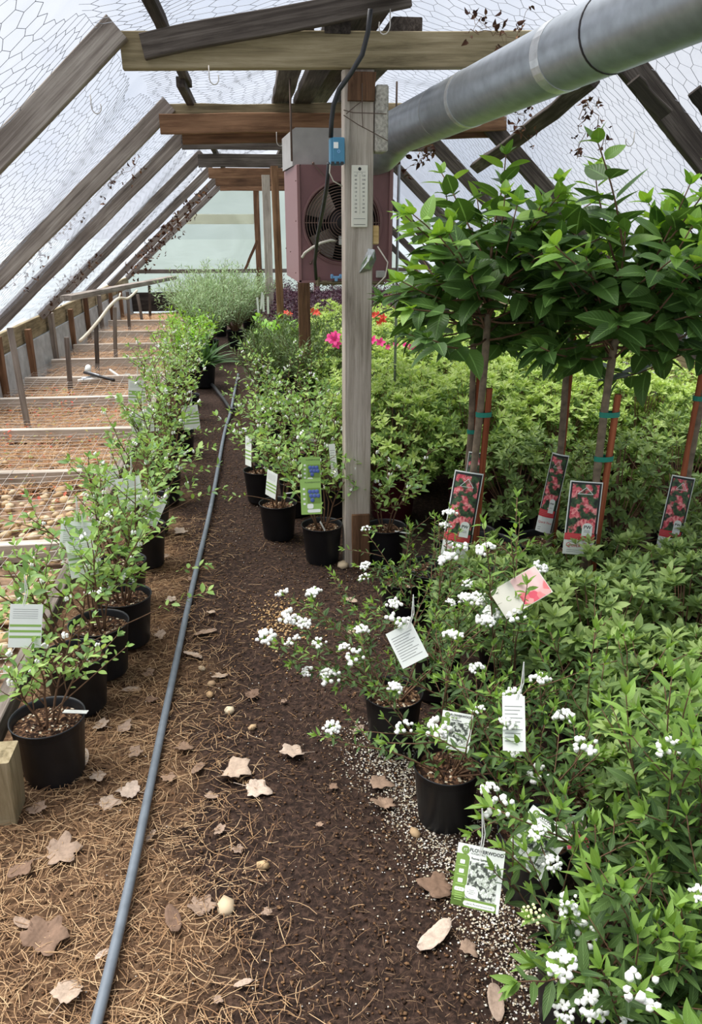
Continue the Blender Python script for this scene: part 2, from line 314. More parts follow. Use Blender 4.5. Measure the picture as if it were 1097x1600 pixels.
def empty(name, loc=(0, 0, 0), rz=0.0):
    o = bpy.data.objects.new(name, None); COL.objects.link(o); o.location = loc; o.rotation_euler = (0, 0, rz); o.empty_display_size = .05; return o
def np_mesh(name, V, Fq, mat, UV=None, smooth=True, mi=None):
    V = np.asarray(V, dtype=np.float32); Fq = np.asarray(Fq, dtype=np.int32); k = Fq.shape[1]
    me = bpy.data.meshes.new(name); me.vertices.add(len(V)); me.vertices.foreach_set('co', V.ravel())
    me.loops.add(Fq.size); me.loops.foreach_set('vertex_index', Fq.ravel())
    me.polygons.add(len(Fq)); me.polygons.foreach_set('loop_start', np.arange(0, Fq.size, k, dtype=np.int32))
    if UV is not None:
        l = me.uv_layers.new(name='UVMap'); l.data.foreach_set('uv', np.asarray(UV, dtype=np.float32)[Fq.ravel()].ravel())
    for x in (mat if isinstance(mat, (list, tuple)) else [mat]): me.materials.append(x)
    if mi is not None: me.polygons.foreach_set('material_index', np.asarray(mi, dtype=np.int32))
    if smooth: me.polygons.foreach_set('use_smooth', np.ones(len(Fq), dtype=bool))
    me.update(calc_edges=True); me.validate(); return me
def frame_matrix(p0, p1, up=(0, 0, 1), roll=0.0):
    p0, p1 = Vector(p0), Vector(p1); x = (p1-p0).normalized(); z = Vector(up); z = z - x*z.dot(x)
    z = z.normalized() if z.length > 1e-5 else x.orthogonal().normalized(); y = z.cross(x)
    m = Matrix(((x.x, y.x, z.x, p0.x), (x.y, y.y, z.y, p0.y), (x.z, y.z, z.z, p0.z), (0, 0, 0, 1)))
    return m @ Matrix.Rotation(roll, 4, 'X')
def plank(name, p0, p1, wide, thick, mat, parent=None, up=(0, 0, 1), seg=6, warp=.004, bow=0.0):
    """board from p0 to p1; thick along 'up', wide across it"""
    p0, p1 = Vector(p0), Vector(p1); ln = (p1-p0).length; mb = MB(); b = .0035
    vs = []; rnd = random.Random(round(ln*1e4)+round(p0.x*997)+round(p0.z*3001))
    for i in range(seg+1):
        x = ln*i/seg; oy = rnd.uniform(-warp, warp); oz = rnd.uniform(-warp, warp)*.5 + bow*math.sin(PI*i/seg)
        y, z = wide/2, thick/2
        for (a, c) in ((-y+b, -z), (y-b, -z), (y, -z+b), (y, z-b), (y-b, z), (-y+b, z), (-y, z-b), (-y, -z+b)):
            vs.append((x, a+oy, c+oz))
    fs = [(i*8+j, i*8+(j+1) % 8, (i+1)*8+(j+1) % 8, (i+1)*8+j) for i in range(seg) for j in range(8)]
    fs += [tuple(range(7, -1, -1)), tuple(range(seg*8, seg*8+8))]
    mb.add(vs, fs); o = mb.build(name, mat, parent); m = frame_matrix(p0, p1, up)
    if parent is not None: m = Matrix.Translation(-Vector(parent.location)) @ m
    o.matrix_basis = m; return o
TEXTMESH = {}
def text(name, body, size, mat, parent, loc, rot=(0, 0, 0), align='CENTER', sx=1.0, bold=0.0):
    key = (body, round(size, 5), mat.name, align, bold)
    if key not in TEXTMESH:
        c = bpy.data.curves.new(name, 'FONT'); c.body = body; c.size = size; c.align_x = align; c.align_y = 'CENTER'; c.resolution_u = 2; c.offset = bold
        t = bpy.data.objects.new('tmp', c); COL.objects.link(t); bpy.context.view_layer.update()
        me = bpy.data.meshes.new_from_object(t.evaluated_get(bpy.context.evaluated_depsgraph_get())); me.name = name
        me.materials.clear(); me.materials.append(mat)
        bpy.data.objects.remove(t); TEXTMESH[key] = me
    o = link(name, TEXTMESH[key], parent); o.location = loc; o.rotation_euler = rot; o.scale = (sx, 1, 1); return o

# ---- leaves
def leaf_template(Lr=1.0, W=.4, nseg=3, fold=.18, curl=.2, shape='ellipse'):
    V = []; UV = []
    for i in range(nseg+1):
        s = i/nseg
        if shape == 'lance': w = math.sin(PI*min(1, s**.75))**.8
        elif shape == 'ovate': w = math.sin(PI*s**.72)**.68*(1-.25*max(0, s-.6)) if 0 < s < 1 else 0
        else: w = math.sin(PI*s)**.75 if 0 < s < 1 else 0
        w = max(w, .03)*W/2; y = s*Lr; z = -curl*s*s*Lr
        for k, x in enumerate((-w, 0, w)):
            V.append((x, y, z + fold*abs(x))); UV.append((.5*k, s))
    Q = []
    for i in range(nseg):
        a = i*3; Q += [(a, a+1, a+4, a+3), (a+1, a+2, a+5, a+4)]
    return np.array(V), np.array(Q), np.array(UV)
def norm(a): return a/np.maximum(np.linalg.norm(a, axis=-1, keepdims=True), 1e-9)
class Leaves:
    """a list of leaves: base, direction, normal, size, variant"""
    def __init__(s): s.P = []; s.D = []; s.Nn = []; s.S = []; s.K = []
    def add(s, p, d, n, size, k=0): s.P.append(tuple(p)); s.D.append(tuple(d)); s.Nn.append(tuple(n)); s.S.append(size); s.K.append(k)
    def arrays(s):
        P = np.array(s.P); D = norm(np.array(s.D)); Nn = np.array(s.Nn); Nn = norm(Nn - D*(Nn*D).sum(1, keepdims=True)); X = np.cross(D, Nn)
        return P, D, Nn, X, np.array(s.S), np.array(s.K)
def emit_merged(name, lv, tmpl, mats, parent, idx=None):
    P, D, Nn, X, S, K = lv.arrays()
    if idx is not None: P, D, Nn, X, S, K = (a[idx] for a in (P, D, Nn, X, S, K))
    if len(P) == 0: return None
    T, Q, UV = tmpl; n, k = len(P), len(T)
    V = P[:, None] + S[:, None, None]*(T[None, :, 0:1]*X[:, None] + T[None, :, 1:2]*D[:, None] + T[None, :, 2:3]*Nn[:, None])
    Fq = (Q[None] + (np.arange(n)*k)[:, None, None]).reshape(-1, 4)
    me = np_mesh(name, V.reshape(-1, 3), Fq, mats, np.tile(UV, (n, 1)), mi=np.repeat(K, len(Q)))
    if parent == 'mesh': return me
    o = link(name, me, parent); o['kind'] = 'stuff'; return o
LEAFMESH = {}
def leaf_meshes(key, tmpls, mats):
    if key not in LEAFMESH: LEAFMESH[key] = [[np_mesh('leaf', t[0], t[1], m, t[2]) for t in tmpls] for m in mats]
    return LEAFMESH[key]
def emit_objects(lv, meshes, parent, maxn, eye=None):
    """nearest leaves to the aisle as objects; returns index of the rest"""
    P, D, Nn, X, S, K = lv.arrays()
    order = np.arange(len(P))
    if len(P) > maxn:
        loc = np.array(parent.location); rz = parent.rotation_euler.z; c, s_ = math.cos(rz), math.sin(rz)
        Wp = P.copy(); Wp[:, 0] = P[:, 0]*c-P[:, 1]*s_; Wp[:, 1] = P[:, 0]*s_+P[:, 1]*c; Wp += loc
        order = np.argsort(np.linalg.norm(Wp-np.array((0, 0, H)), axis=1) - 1.5*S)
    for i in order[:maxn]:
        o = bpy.data.objects.new('leaf', meshes[K[i]][i % len(meshes[K[i]])]); COL.objects.link(o); o.parent = parent
        s = S[i]; x, d, n, p = X[i]*s, D[i]*s, Nn[i]*s, P[i]
        o.matrix_basis = Matrix(((x[0], d[0], n[0], p[0]), (x[1], d[1], n[1], p[1]), (x[2], d[2], n[2], p[2]), (0, 0, 0, 1)))
    return order[maxn:]
def V3(r, s=1.0): return Vector((r.normal(0, s), r.normal(0, s), r.normal(0, s)))
def grow(r, p, d, length, n=7, wob=.12, lift=0.0):
    p = Vector(p); d = Vector(d).normalized(); pts = [p.copy()]; st = length/n
    for i in range(n):
        d = (d + V3(r, wob*.6) + Vector((0, 0, lift))).normalized(); p = p + d*st; pts.append(p.copy())
    return pts
def along(pts, t):
    k = t*(len(pts)-1); i = min(int(k), len(pts)-2); f = k-i
    return pts[i].lerp(pts[i+1], f), (pts[i+1]-pts[i]).normalized()
UPV = Vector((0, 0, 1))
def side_dir(tan, az):
    a = tan.orthogonal().normalized(); b = tan.cross(a); return a*math.cos(az)+b*math.sin(az)

# ================================================================== SETTING
XL, XR, ZS = -2.28, 3.18, .62            # side walls and sill height
KL, KR, ZK, XM, ZR = -.48, 1.46, 2.20, .50, 2.46   # knees and ridge
Y0, Y1 = -1.2, 15.5
ARCH = [3.4, 5.4, 6.9, 9.0, 11.2, 13.4, 15.35]

def ground_noise(X, Y):
    return .010*np.sin(3.1*X+1.7*np.sin(2.3*Y))+.008*np.sin(7.3*Y+2*np.sin(4.1*X))+.004*np.sin(19*X+1.3)*np.sin(17*Y)
gx = np.linspace(XL, XR, 150); gy = np.linspace(Y0, Y1, 400); GX, GY = np.meshgrid(gx, gy, indexing='ij')
GZ = ground_noise(GX, GY)-.012 + RNG.normal(0, .0015, GX.shape)
Vg = np.stack([GX, GY, GZ], -1).reshape(-1, 3); ii = np.arange(149)[:, None]*400+np.arange(399)[None]
Fg = np.stack([ii, ii+400, ii+401, ii+1], -1).reshape(-1, 4)
floor = link('floor', np_mesh('floor', Vg, Fg, M['soil'])); tag(floor, 'dark trodden soil path with pine litter between the plant rows', 'floor', kind='structure')
mb = MB(); mb.add([(-60, -40, -.06), (60, -40, -.06), (60, 90, -.06), (-60, 90, -.06)], [(0, 1, 2, 3)])
og = mb.build('ground', M['outside']); tag(og, 'pale open ground outside the greenhouse', 'ground', kind='structure')

# film covering: gently sagging sheets
def film_sheet(name, a, b, ya, yb, parent, nu=14, nv=70, sag=.02, mat=None):
    u = np.linspace(0, 1, nu); v = np.linspace(ya, yb, nv); U, Vv = np.meshgrid(u, v, indexing='ij')
    ax, az = a; bx, bz = b; nx, nz = -(bz-az), (bx-ax); l = math.hypot(nx, nz); nx, nz = nx/l, nz/l
    s = -sag*np.sin(PI*U)*np.abs(np.sin(PI*(Vv-3.4)/2.0)) + .006*np.sin(9*Vv+5*U)*np.sin(PI*U)
    P = np.stack([ax+(bx-ax)*U+nx*s, Vv, az+(bz-az)*U+nz*s], -1).reshape(-1, 3)
    i = np.arange(nu-1)[:, None]*nv+np.arange(nv-1)[None]; Q = np.stack([i, i+nv, i+nv+1, i+1], -1).reshape(-1, 4)
    return link(name, np_mesh(name, P, Q, mat or M['film_roof']), parent)
ceil = empty('ceiling', (0, 0, 0)); tag(ceil, 'cloudy plastic film stretched over the greenhouse roof frame', 'roof', kind='structure')
film_sheet('film_sheet', (XL-.06, ZS-.04), (KL-.05, ZK+.06), Y0, Y1, ceil)
film_sheet('film_sheet', (KL-.05, ZK+.06), (XM, ZR+.05), Y0, Y1, ceil)
film_sheet('film_sheet', (XM, ZR+.05), (KR+.05, ZK+.06), Y0, Y1, ceil)
film_sheet('film_sheet', (KR+.05, ZK+.06), (XR+.06, ZS-.04), Y0, Y1, ceil)

# chicken wire under the film
def hex_net(segs, y0, y1, cw=.072, ch=.098, rad=.0010, jit=.009, seed=3):
    r = np.random.default_rng(seed); EV = []
    for (a, b, off) in segs:
        ln = math.hypot(b[0]-a[0], b[1]-a[1]); nr = int(ln/(ch*.75)); nc = int((y1-y0)/cw)
        I, J = np.meshgrid(np.arange(nr), np.arange(nc), indexing='ij')
        cu = (I+.5)*ch*.75; cv = y0+(J+.5*(I % 2))*cw
        def pt(du, dv): return np.stack([cu+du, cv+dv], -1)
        t0 = pt(ch/2, 0); t1 = pt(ch/4, cw/2); t2 = pt(-ch/4, cw/2); t3 = pt(ch/4, -cw/2)
        E = np.concatenate([np.stack([t0, t1], 2), np.stack([t1, t2], 2), np.stack([t0, t3], 2)]).reshape(-1, 2, 2)
        uu = np.clip(E[..., 0]/ln, 0, 1); vv = E[..., 1]
        # wire is irregular: smooth pull plus small kinks that shared ends agree on
        key = np.sin(uu*ln*913.1+vv*477.7)*43758.5; key2 = np.sin(uu*ln*391.3+vv*811.9)*24634.6
        vv = vv + .07*np.sin(2.1*vv+6*uu) + .02*np.sin(8.7*vv+14*uu) + jit*((key-np.floor(key))-.5)*2
        uu = np.clip(uu + .03*np.sin(3.3*vv+2*uu) + .012*np.sin(11*vv-9*uu) + jit*((key2-np.floor(key2))-.5)*2/ln, 0, 1)
        nx, nz = -(b[1]-a[1])/ln, (b[0]-a[0])/ln
        s = -off - .02*np.sin(PI*uu)*np.abs(np.sin(PI*(vv-3.4)/2.0)) + .010*np.sin(5*vv+9*uu)
        EV.append(np.stack([a[0]+(b[0]-a[0])*uu+nx*s, vv, a[1]+(b[1]-a[1])*uu+nz*s], -1))
    E = np.concatenate(EV); A, B = E[:, 0], E[:, 1]; T = norm(B-A); O = norm(np.cross(T, np.array((.3, .5, .81)))); Bn = np.cross(T, O)
    V = []
    for q in range(3):
        c, s = math.cos(2.0944*q), math.sin(2.0944*q); V.append(A+rad*(O*c+Bn*s))
    for q in range(3):
        c, s = math.cos(2.0944*q), math.sin(2.0944*q); V.append(B+rad*(O*c+Bn*s))
    V = np.stack(V, 1).reshape(-1, 3); n = len(A)
    Q = np.array([(0, 1, 4, 3), (1, 2, 5, 4), (2, 0, 3, 5)]); Fq = (Q[None]+(np.arange(n)*6)[:, None, None]).reshape(-1, 4)
    return np_mesh('chicken_wire', V, Fq, M['wire'], smooth=False)
net = link('chicken_wire', hex_net([((XL, ZS), (KL-.05, ZK+.02), .0), ((KL-.05, ZK+.02), (XM, ZR+.03), .0), ((XM, ZR+.03), (KR+.05, ZK+.02), .0), ((KR+.05, ZK+.02), (XR, ZS), .0)], 1.0, 11.0))
tag(net, 'grey hexagonal chicken wire stretched under the roof film', 'netting', kind='stuff')

# ---- side walls: footing, board, short posts
def side_wall(name, X, sgn, label):
    w = empty(name, (X, 0, 0)); tag(w, label, 'wall', kind='structure')
    mb = MB(); n = 60; vs = []
    for i in range(n+1):
        y = Y0+(Y1-Y0)*i/n; j = .008*math.sin(i*1.7)
        vs += [(sgn*(-.06)+j, y, -.05), (sgn*(-.045)+j, y, .43), (sgn*.06, y, .43), (sgn*.06, y, -.05)]
    mb.add(vs, [(i*4+k, i*4+(k+1) % 4, i*4+4+(k+1) % 4, i*4+4+k) for i in range(n) for k in range(4)]); mb.build('footing', M['concrete'], w)
    y = Y0
    while y < Y1-.2:
        e = min(y+2.4, Y1); plank('sill_board', (X, y+.004, .525), (X, e-.004, .525), .19, .045, M['wood_tan'], w, up=(1, 0, 0)); y = e
    for k, yy in enumerate(np.arange(.4, 15.0, .98)):
        plank('wall_post', (X-sgn*.075, yy, -.02), (X-sgn*.075, yy, .60+.03*math.sin(k*3)), .085, .05, M['wood_brown' if k % 3 else 'wood_grey'], w, up=(1, 0, 0), seg=2)
    return w
side_wall('wall_left', XL, -1, 'low concrete footing and treated sill board behind the wire covered bed')
side_wall('wall_right', XR, 1, 'low concrete footing and sill board behind the azalea block')

# ---- end wall
ew = empty('wall_back', (0, Y1, 0)); tag(ew, 'end wall of clouded pale green film on a timber frame', 'wall', kind='structure')
prof = [(XL, ZS), (KL, ZK), (XM, ZR), (KR, ZK), (XR, ZS)]
mb = MB(); mb.add([(x, .0, z) for x, z in [(XL, .1)]+prof+[(XR, .1)]], [tuple(range(7))]); o = mb.build('film_sheet', M['film_wall'], ew)
for (a, b, wd, th, mt) in [((XL, -.03, .72), (XR, -.03, .72), .07, .04, 'wood_grey'), ((-1.35, -.03, 1.62), (.1, -.03, 1.62), .17, .006, 'film_cream'), ((XL, -.03, .18), (XR, -.03, .18), .34, .04, 'wood_dark'),
                           ((.13, -.03, 0), (.13, -.03, 2.25), .1, .09, 'wood_brown'), ((1.2, -.03, 0), (1.2, -.03, 2.2), .1, .09, 'wood_brown'), ((-.12, -.06, .75), (.12, -.06, 1.25), .05, .03, 'wood_brown')]:
    a, b = Vector(a)+Vector((0, Y1, 0)), Vector(b)+Vector((0, Y1, 0))
    plank('frame_board', a, b, wd, th, M[mt], ew, up=(0, 1, 0))

# ---- roof frames
names = ['nearest roof frame with yellowed crossbeam on the grey post', 'second roof frame with doubled tan and red brown crossbeam', 'third roof frame half hidden behind the doubled crossbeam', 'fourth roof frame with thin dark grey crossbeam', 'fifth roof frame with brown crossbeam in the distance', 'sixth roof frame with dark brown crossbeam before the end wall', 'last roof frame standing against the clouded end wall']
for i, Y in enumerate(ARCH):
    t = empty('trim_%d' % (i+1), (0, Y, 0)); tag(t, names[i], 'roof frame', kind='structure')
    r = random.Random(i); dk = M['wood_dark' if i in (0,) else 'wood_grey']
    plank('rafter', (XL+.02, Y, ZS+.0), (KL+.03, Y, ZK+.02), .10, .045, M['wood_grey'], t, up=(0, 1, 0), seg=10, warp=.003)
    plank('rafter', (XR-.02, Y, ZS+.0), (KR-.03, Y, ZK+.02), .10, .045, M['wood_dark'], t, up=(0, 1, 0), seg=10, warp=.003)
    if i == 0:
        plank('crossbeam', atY(190, 80, Y+.05), atY(960, 78, Y+.05), .125, .05, M['wood_tan'], t, up=(0, 1, 0), seg=10, warp=.002)
        plank('upper_rafter', atY(222, 72, Y-.0), atY(640, -8, Y-.0), .085, .04, M['wood_dark'], t, up=(0, 1, 0))
    elif i == 1:
        plank('crossbeam', atY(262, 172, Y+.02), atY(790, 168, Y+.02), .06, .045, M['wood_tan'], t, up=(0, 1, 0), seg=10)
        plank('crossbeam', atY(250, 194, Y-.06), atY(790, 190, Y-.06), .108, .045, M['wood_brown'], t, up=(0, 1, 0), seg=10)
        plank('crossbeam', atY(285, 215, Y+.06), atY(790, 205, Y+.06), .075, .045, M['wood_brown'], t, up=(0, 1, 0), seg=10)
    else:
        mt = [None, None, 'wood_dark', 'wood_dark', 'wood_brown', 'wood_brown', 'wood_brown'][i]
        plank('crossbeam', (KL-.02, Y-.05, ZK-.05), (KR+.02, Y-.05, ZK-.05), .125, .045, M[mt], t, up=(0, 1, 0), seg=8)

# ---- long boards running down the house
def long_board(name, a, b, wd, th, mt, label, up=(0, 0, 1), cat='board', bow=0.0):
    e = Vector(a); o = plank(name, a, b, wd, th, M[mt], None, up=up, seg=10, bow=bow); return tag(o, label, cat)
def ln(p, q, Ya, Yb, dz=0.0): a = atY(p[0], p[1], Ya); b = atY(q[0], q[1], Yb); return a, b
a = atY(472, 48, 3.40)+Vector((0, .10, .035)); long_board('roof_board', a+Vector((0, 0, .0)), Vector((a.x-.0, 5.7, a.z+.01)), .11, .05, 'wood_dark', 'dark board end poking over the yellowed crossbeam beside the cable')
a = atY(644, 46, 3.40)+Vector((0, .10, .035)); long_board('roof_board', a, Vector((a.x, 5.7, a.z+.01)), .12, .055, 'wood_dark', 'dark board with squared end lying over the yellowed crossbeam above the flue pipe')
long_board('ridge_board', (XM+.03, 1.6, ZR-.085), (XM-.08, 15.3, ZR-.085), .16, .05, 'wood_dark', 'wide dark ridge board running the length of the roof', cat='board')
long_board('roof_board', (XM-.14, 3.42, ZK+.05), (XM-.15, 5.6, ZK+.06), .1, .05, 'wood_dark', 'dark board lying along the roof beside the ridge board')
long_board('purlin', (-.31, 1.3, ZK+.075), (-.31, 5.0, ZK+.075), .045, .04, 'wood_dark', 'dark narrow purlin crossing above the near crossbeam end')
long_board('purlin', (-.33, 4.7, ZK+.04), (-.33, 15.3, ZK+.06), .045, .05, 'wood_dark', 'dark narrow purlin running to the far roof frames')
a = atY(925, 125, 3.45); b = atY(742, 262, 5.35)
long_board('wind_brace', a, b, .07, .035, 'wood_dark', 'bowed dark brace board slanting under the flue pipe', up=(.6, .3, .7), bow=-.05, cat='brace')
p = plank('shade_slat', atY(990, 125, 3.0)+Vector((0, 0, .0)), atY(1040, 180, 3.05), .05, .012, M['wood_dark'], None, up=(-.7, 0, .7)); tag(p, 'short dark slat caught on the roof wire beside the rafter', 'slat')
p = plank('shade_slat', atY(1084, 142, 3.0), atY(1130, 200, 3.05), .05, .012, M['wood_dark'], None, up=(-.7, 0, .7)); tag(p, 'short dark slat on the roof wire at the picture edge', 'slat')

# ---- posts
def post(name, base, top, w, d, mt, label, parts=None):
    o = plank(name, base, top, w, d, M[mt], None, up=(0, 1, 0), seg=8, warp=.001); return tag(o, label, 'post')
pt = empty('support_post', (.44, 3.52, 0)); tag(pt, 'tall silver grey timber post carrying the crossbeam', 'post')
plank('post_shaft', (.445, 3.52, -.03), (.447, 3.52, 2.12), .118, .118, M['wood_post'], pt, up=(0, 1, 0), seg=10, warp=.0006)
plank('post_block', (.455, 3.448, 2.0), (.455, 3.448, 2.10), .105, .03, M['wood_brown'], pt, up=(0, 1, 0), seg=2)
plank('post_patch', (.462, 3.452, .0), (.462, 3.452, .27), .085, .018, M['wood_brown'], pt, up=(0, 1, 0), seg=2)
post('timber_post', (.22, 10.9, 0), (.22, 10.9, 2.12), .1, .1, 'wood_post', 'pale grey post standing near the end wall')
post('timber_post', (.30, 8.9, 0), (.27, 8.9, 2.1), .075, .09, 'wood_brown', 'orange brown post just beside the heater edge')
a = atY(476, 520, 6.4); post('timber_post', (a.x, 6.4, 0), (a.x, 6.4, 2.1), .09, .09, 'wood_brown', 'brown post running up behind the heater')

# ---- wire hooks
def hook(p, s, rz, label):
    mb = MB(); pts = [(0, 0, 0), (0, 0, -s*.5)]+[(s*.22*(1-math.cos(a)), 0, -s*.5-s*.28*math.sin(a)) for a in np.linspace(.3, PI+.5, 8)]
    mb.tube(pts, .0022, 5); o = mb.build('wire_hook', M['light_wire'], None, True); o.location = p; o.rotation_euler = (0, 0, rz); tag(o, label, 'hook')
hook(atY(326, 102, 3.33), .08, .2, 'wire hook hanging under the near yellowed crossbeam')
hook(atY(141, 148, 3.37), .08, .3, 'wire hook hanging from the near rafter')
hook(atY(432, 206, 5.3), .10, .3, 'wire hook on the doubled crossbeam above the heater')
hook(atY(610, 14, 3.25), .10, 2.6, 'wire hook hanging from the ridge board')
hook(atY(992, 205, 3.37), .07, 2.6, 'wire hook on the dark rafter behind the tall hydrangeas')

# ================================================================== HEATER, FLUE, POST FITTINGS
hy = 4.25
ht = empty('gas_heater', (0, hy, 0)); tag(ht, 'plum enamel hanging gas heater with round fan grille behind the post', 'heater')
A = atY(463, 257, hy); B = atY(612, 440, hy); xl, xr, zt, zb = A.x, B.x, A.z, B.z; wd = xr-xl; cx = (xl+xr)/2; cz = (zt+zb)/2-.0
R = .192; fx = cx-.015; fz = cz+.01
def panel_with_hole(x0, x1, z0, z1, y, cxx, czz, r, n=48):
    vs = []; 
    for j in range(n):
        q = 2*PI*j/n; c, s = math.cos(q), math.sin(q); vs.append((cxx+r*c, y, czz+r*s))
    for j in range(n):
        q = 2*PI*j/n; c, s = math.cos(q), math.sin(q)
        k = min(((x1-cxx)/c if c > 1e-6 else 9), ((x0-cxx)/c if c < -1e-6 else 9), ((z1-czz)/s if s > 1e-6 else 9), ((z0-czz)/s if s < -1e-6 else 9))
        vs.append((cxx+k*c, y, czz+k*s))
    return vs, [(j, (j+1) % n, n+(j+1) % n, n+j) for j in range(n)]
mb = MB(); vs, fs = panel_with_hole(xl, xr, zb, zt, 0, fx, fz, R); mb.add(vs, fs)
vs, fs = panel_with_hole(xl, xr, zb, zt, .003, fx, fz, R); mb.add(vs, [f[::-1] for f in fs]); mb.build('front_panel', M['heater'], ht)
D = .62
mb = MB(); xb = xl-.035
mb.add([(xl, 0, zb), (xl, 0, zt), (xb, D, zt), (xb, D, zb), (xr, 0, zb), (xr, 0, zt), (xr, D, zt), (xr, D, zb)], [(0, 1, 2, 3), (4, 7, 6, 5), (1, 5, 6, 2), (0, 3, 7, 4), (2, 6, 7, 3)]); mb.build('casing', M['heater_light'], ht)
for x in (xl+.008, xr-.012): mbb = MB(); mbb.box((x, -.006, cz), (.016, .012, zt-zb)); mbb.build('edge_strip', M['heater_light'], ht, bevel=.002)
mb = MB(); mb.box((cx, -.004, zb+.004), (wd, .016, .012)); mb.build('edge_strip', M['heater_light'], ht)
mb = MB(); mb.lathe([(R+.012, -.008), (R+.012, .01), (R, .01), (R-.002, .10), (R-.006, .10), (R-.004, .0), (R, -.012), (R+.012, -.008)], 48); o = mb.build('shroud_ring', M['heater'], ht, True); o.location = (fx, 0, fz); o.rotation_euler = (-PI/2, 0, 0)
mb = MB(); mb.box((fx, .20, fz), (R*2.05, .01, R*2.05)); o = mb.build('coil_back', M['coil'], ht)
mb = MB()
for k in range(16): mb.box((fx, .18, fz-R+k*R/8+.01), (R*2, .02, .004))
mb.build('coil_fins', M['heater_dark'], ht)
gr = empty('fan_grille', (0, 0, 0)); gr.parent = ht
for k in range(13):
    rr = .035+k*(R+.004-.035)/12; mb = MB(); n = 40; dy = -.03*(1-(rr/(R+.01))**2)-.008
    mb.tube([(fx+rr*math.cos(2*PI*j/n), dy, fz+rr*math.sin(2*PI*j/n)) for j in range(n+1)], .0020, 5, cap=False); mb.build('grille_ring', M['grille'], gr, True)
for k in range(4):
    q = k*PI/2; mb = MB(); mb.tube([(fx+rr*math.cos(q), -.03*(1-(rr/(R+.01))**2)-.005, fz+rr*math.sin(q)) for rr in (.03, .1, .15, R+.008)], .003, 5); mb.build('grille_spoke', M['grille'], gr)
mb = MB(); mb.lathe([(0, -.05), (.062, -.045), (.07, -.02), (.07, .10), (.05, .13), (0, .13)], 28); o = mb.build('fan_motor', M['heater_dark'], ht, True); o.location = (fx, .06, fz); o.rotation_euler = (-PI/2, 0, 0)
for k in range(4):
    q0 = PI*.78+k*PI/2; mb = MB(); vs = []
    for i in range(7):
        t = i/6; q = q0+(t-.5)*.95
        for rr in (.06, .12, R-.012): vs.append((fx+rr*math.cos(q), .10+.045*(t-.5)*2*(1-.3*rr/R), fz+rr*math.sin(q)))
    mb.add(vs, [(i*3+j, i*3+j+1, i*3+4+j, i*3+3+j) for i in range(6) for j in range(2)]); mb.build('fan_blade', M['fan'], ht, True)
mb = MB(); c0 = atY(452, 199, hy+.1); c1 = atY(545, 252, hy+.1); dx = c1.x-c0.x
mb.add([(c0.x+.012, .10, zt), (c0.x+.012, .10, c0.z-.012), (c0.x+.03, .10, c0.z), (c1.x+.12, .10, c0.z), (c1.x+.12, .10, zt), (c0.x-.02, .55, zt), (c0.x-.02, .55, c0.z-.012), (c0.x, .55, c0.z), (c1.x+.1, .55, c0.z), (c1.x+.1, .55, zt)],
       [(0, 1, 2, 3, 4)[::-1], (5, 6, 7, 8, 9), (0, 1, 6, 5), (1, 2, 7, 6), (2, 3, 8, 7), (3, 4, 9, 8)]); mb.build('draft_hood', M['grey_cap'], ht)
for (px, py) in ((400, 275), (768, 285), (385, 845), (300, 375), (300, 605), (300, 900), (245, 760), (270, 780)):
    q = atY(380+px*300/1097, 180+py*300/1097, hy); s = .007 if px in (400, 768, 385) else .003; mb = MB(); mb.lathe([(0, -s), (s*.8, -s*.8), (s, 0)], 10); o = mb.build('bolt_head', M['grille'], ht, True); o.location = (q.x, -.002, q.z); o.rotation_euler = (PI/2, 0, 0) if False else (-PI/2, 0, 0)
for (a, b) in (((400, 275), (462, 352)), ((768, 285), (725, 352)), ((385, 845), (445, 765))):
    p, q = atY(380+a[0]*300/1097, 180+a[1]*300/1097, hy), atY(380+b[0]*300/1097, 180+b[1]*300/1097, hy); mb = MB(); mb.tube([(p.x, -.006, p.z), (q.x, -.014, q.z)], .003, 5); mb.build('grille_stay', M['grille'], ht)
mb = MB(); P = [atY(380+x*300/1097, 180+y*300/1097, hy) for x, y in ((335, 812), (350, 785), (390, 755), (440, 728), (495, 714), (530, 716))]
pts = []; 
for i in range(40):
    k = i/39*(len(P)-1); j = min(int(k), len(P)-2); q = P[j].lerp(P[j+1], k-j); pts.append((q.x, -.02-.03*math.sin(PI*i/39), q.z))
mb.tube(pts, [.0072 if i % 2 else .0060 for i in range(40)], 8); mb.build('flex_conduit', M['conduit'], ht, True)
mb = MB(); q = atY(380+560*300/1097, 180+715*300/1097, hy); mb.box((q.x, -.01, q.z), (.03, .05, .045)); mb.build('junction_box', M['grey_cap'], ht, bevel=.004)
# gas pipe and valve below
mb = MB(); a = atY(497, 436, hy-.02); b = atY(600, 446, hy-.02)
mb.tube([(a.x, -.02, a.z+.01), (a.x, -.02, a.z-.035)], .012, 10); mb.tube([(a.x-.014, -.02, a.z-.018), (b.x, -.02, a.z-.022)], .0095, 10)
for x in (a.x+.022, a.x+.035, a.x+.075): mb.tube([(x, -.02, a.z-.020), (x+.012, -.02, a.z-.020)], .0145, 6)
mb.build('gas_pipe', M['brass'], ht)
mb = MB(); q = atY(525, 433, hy-.02); mb.box((q.x, -.03, q.z), (.05, .012, .012)); mb.box((q.x-.022, -.03, q.z+.004), (.014, .012, .022)); mb.box((q.x+.022, -.03, q.z+.004), (.014, .012, .022)); mb.box((q.x, -.03, q.z-.010), (.016, .012, .02)); mb.build('valve_handle', M['blue_light'], ht, bevel=.003)
mb = MB(); q = atY(592, 428, hy); mb.box((q.x+.005, -.02, q.z+.0), (.045, .03, .035)); mb.build('gas_valve', M['grey_cap'], ht, bevel=.003)
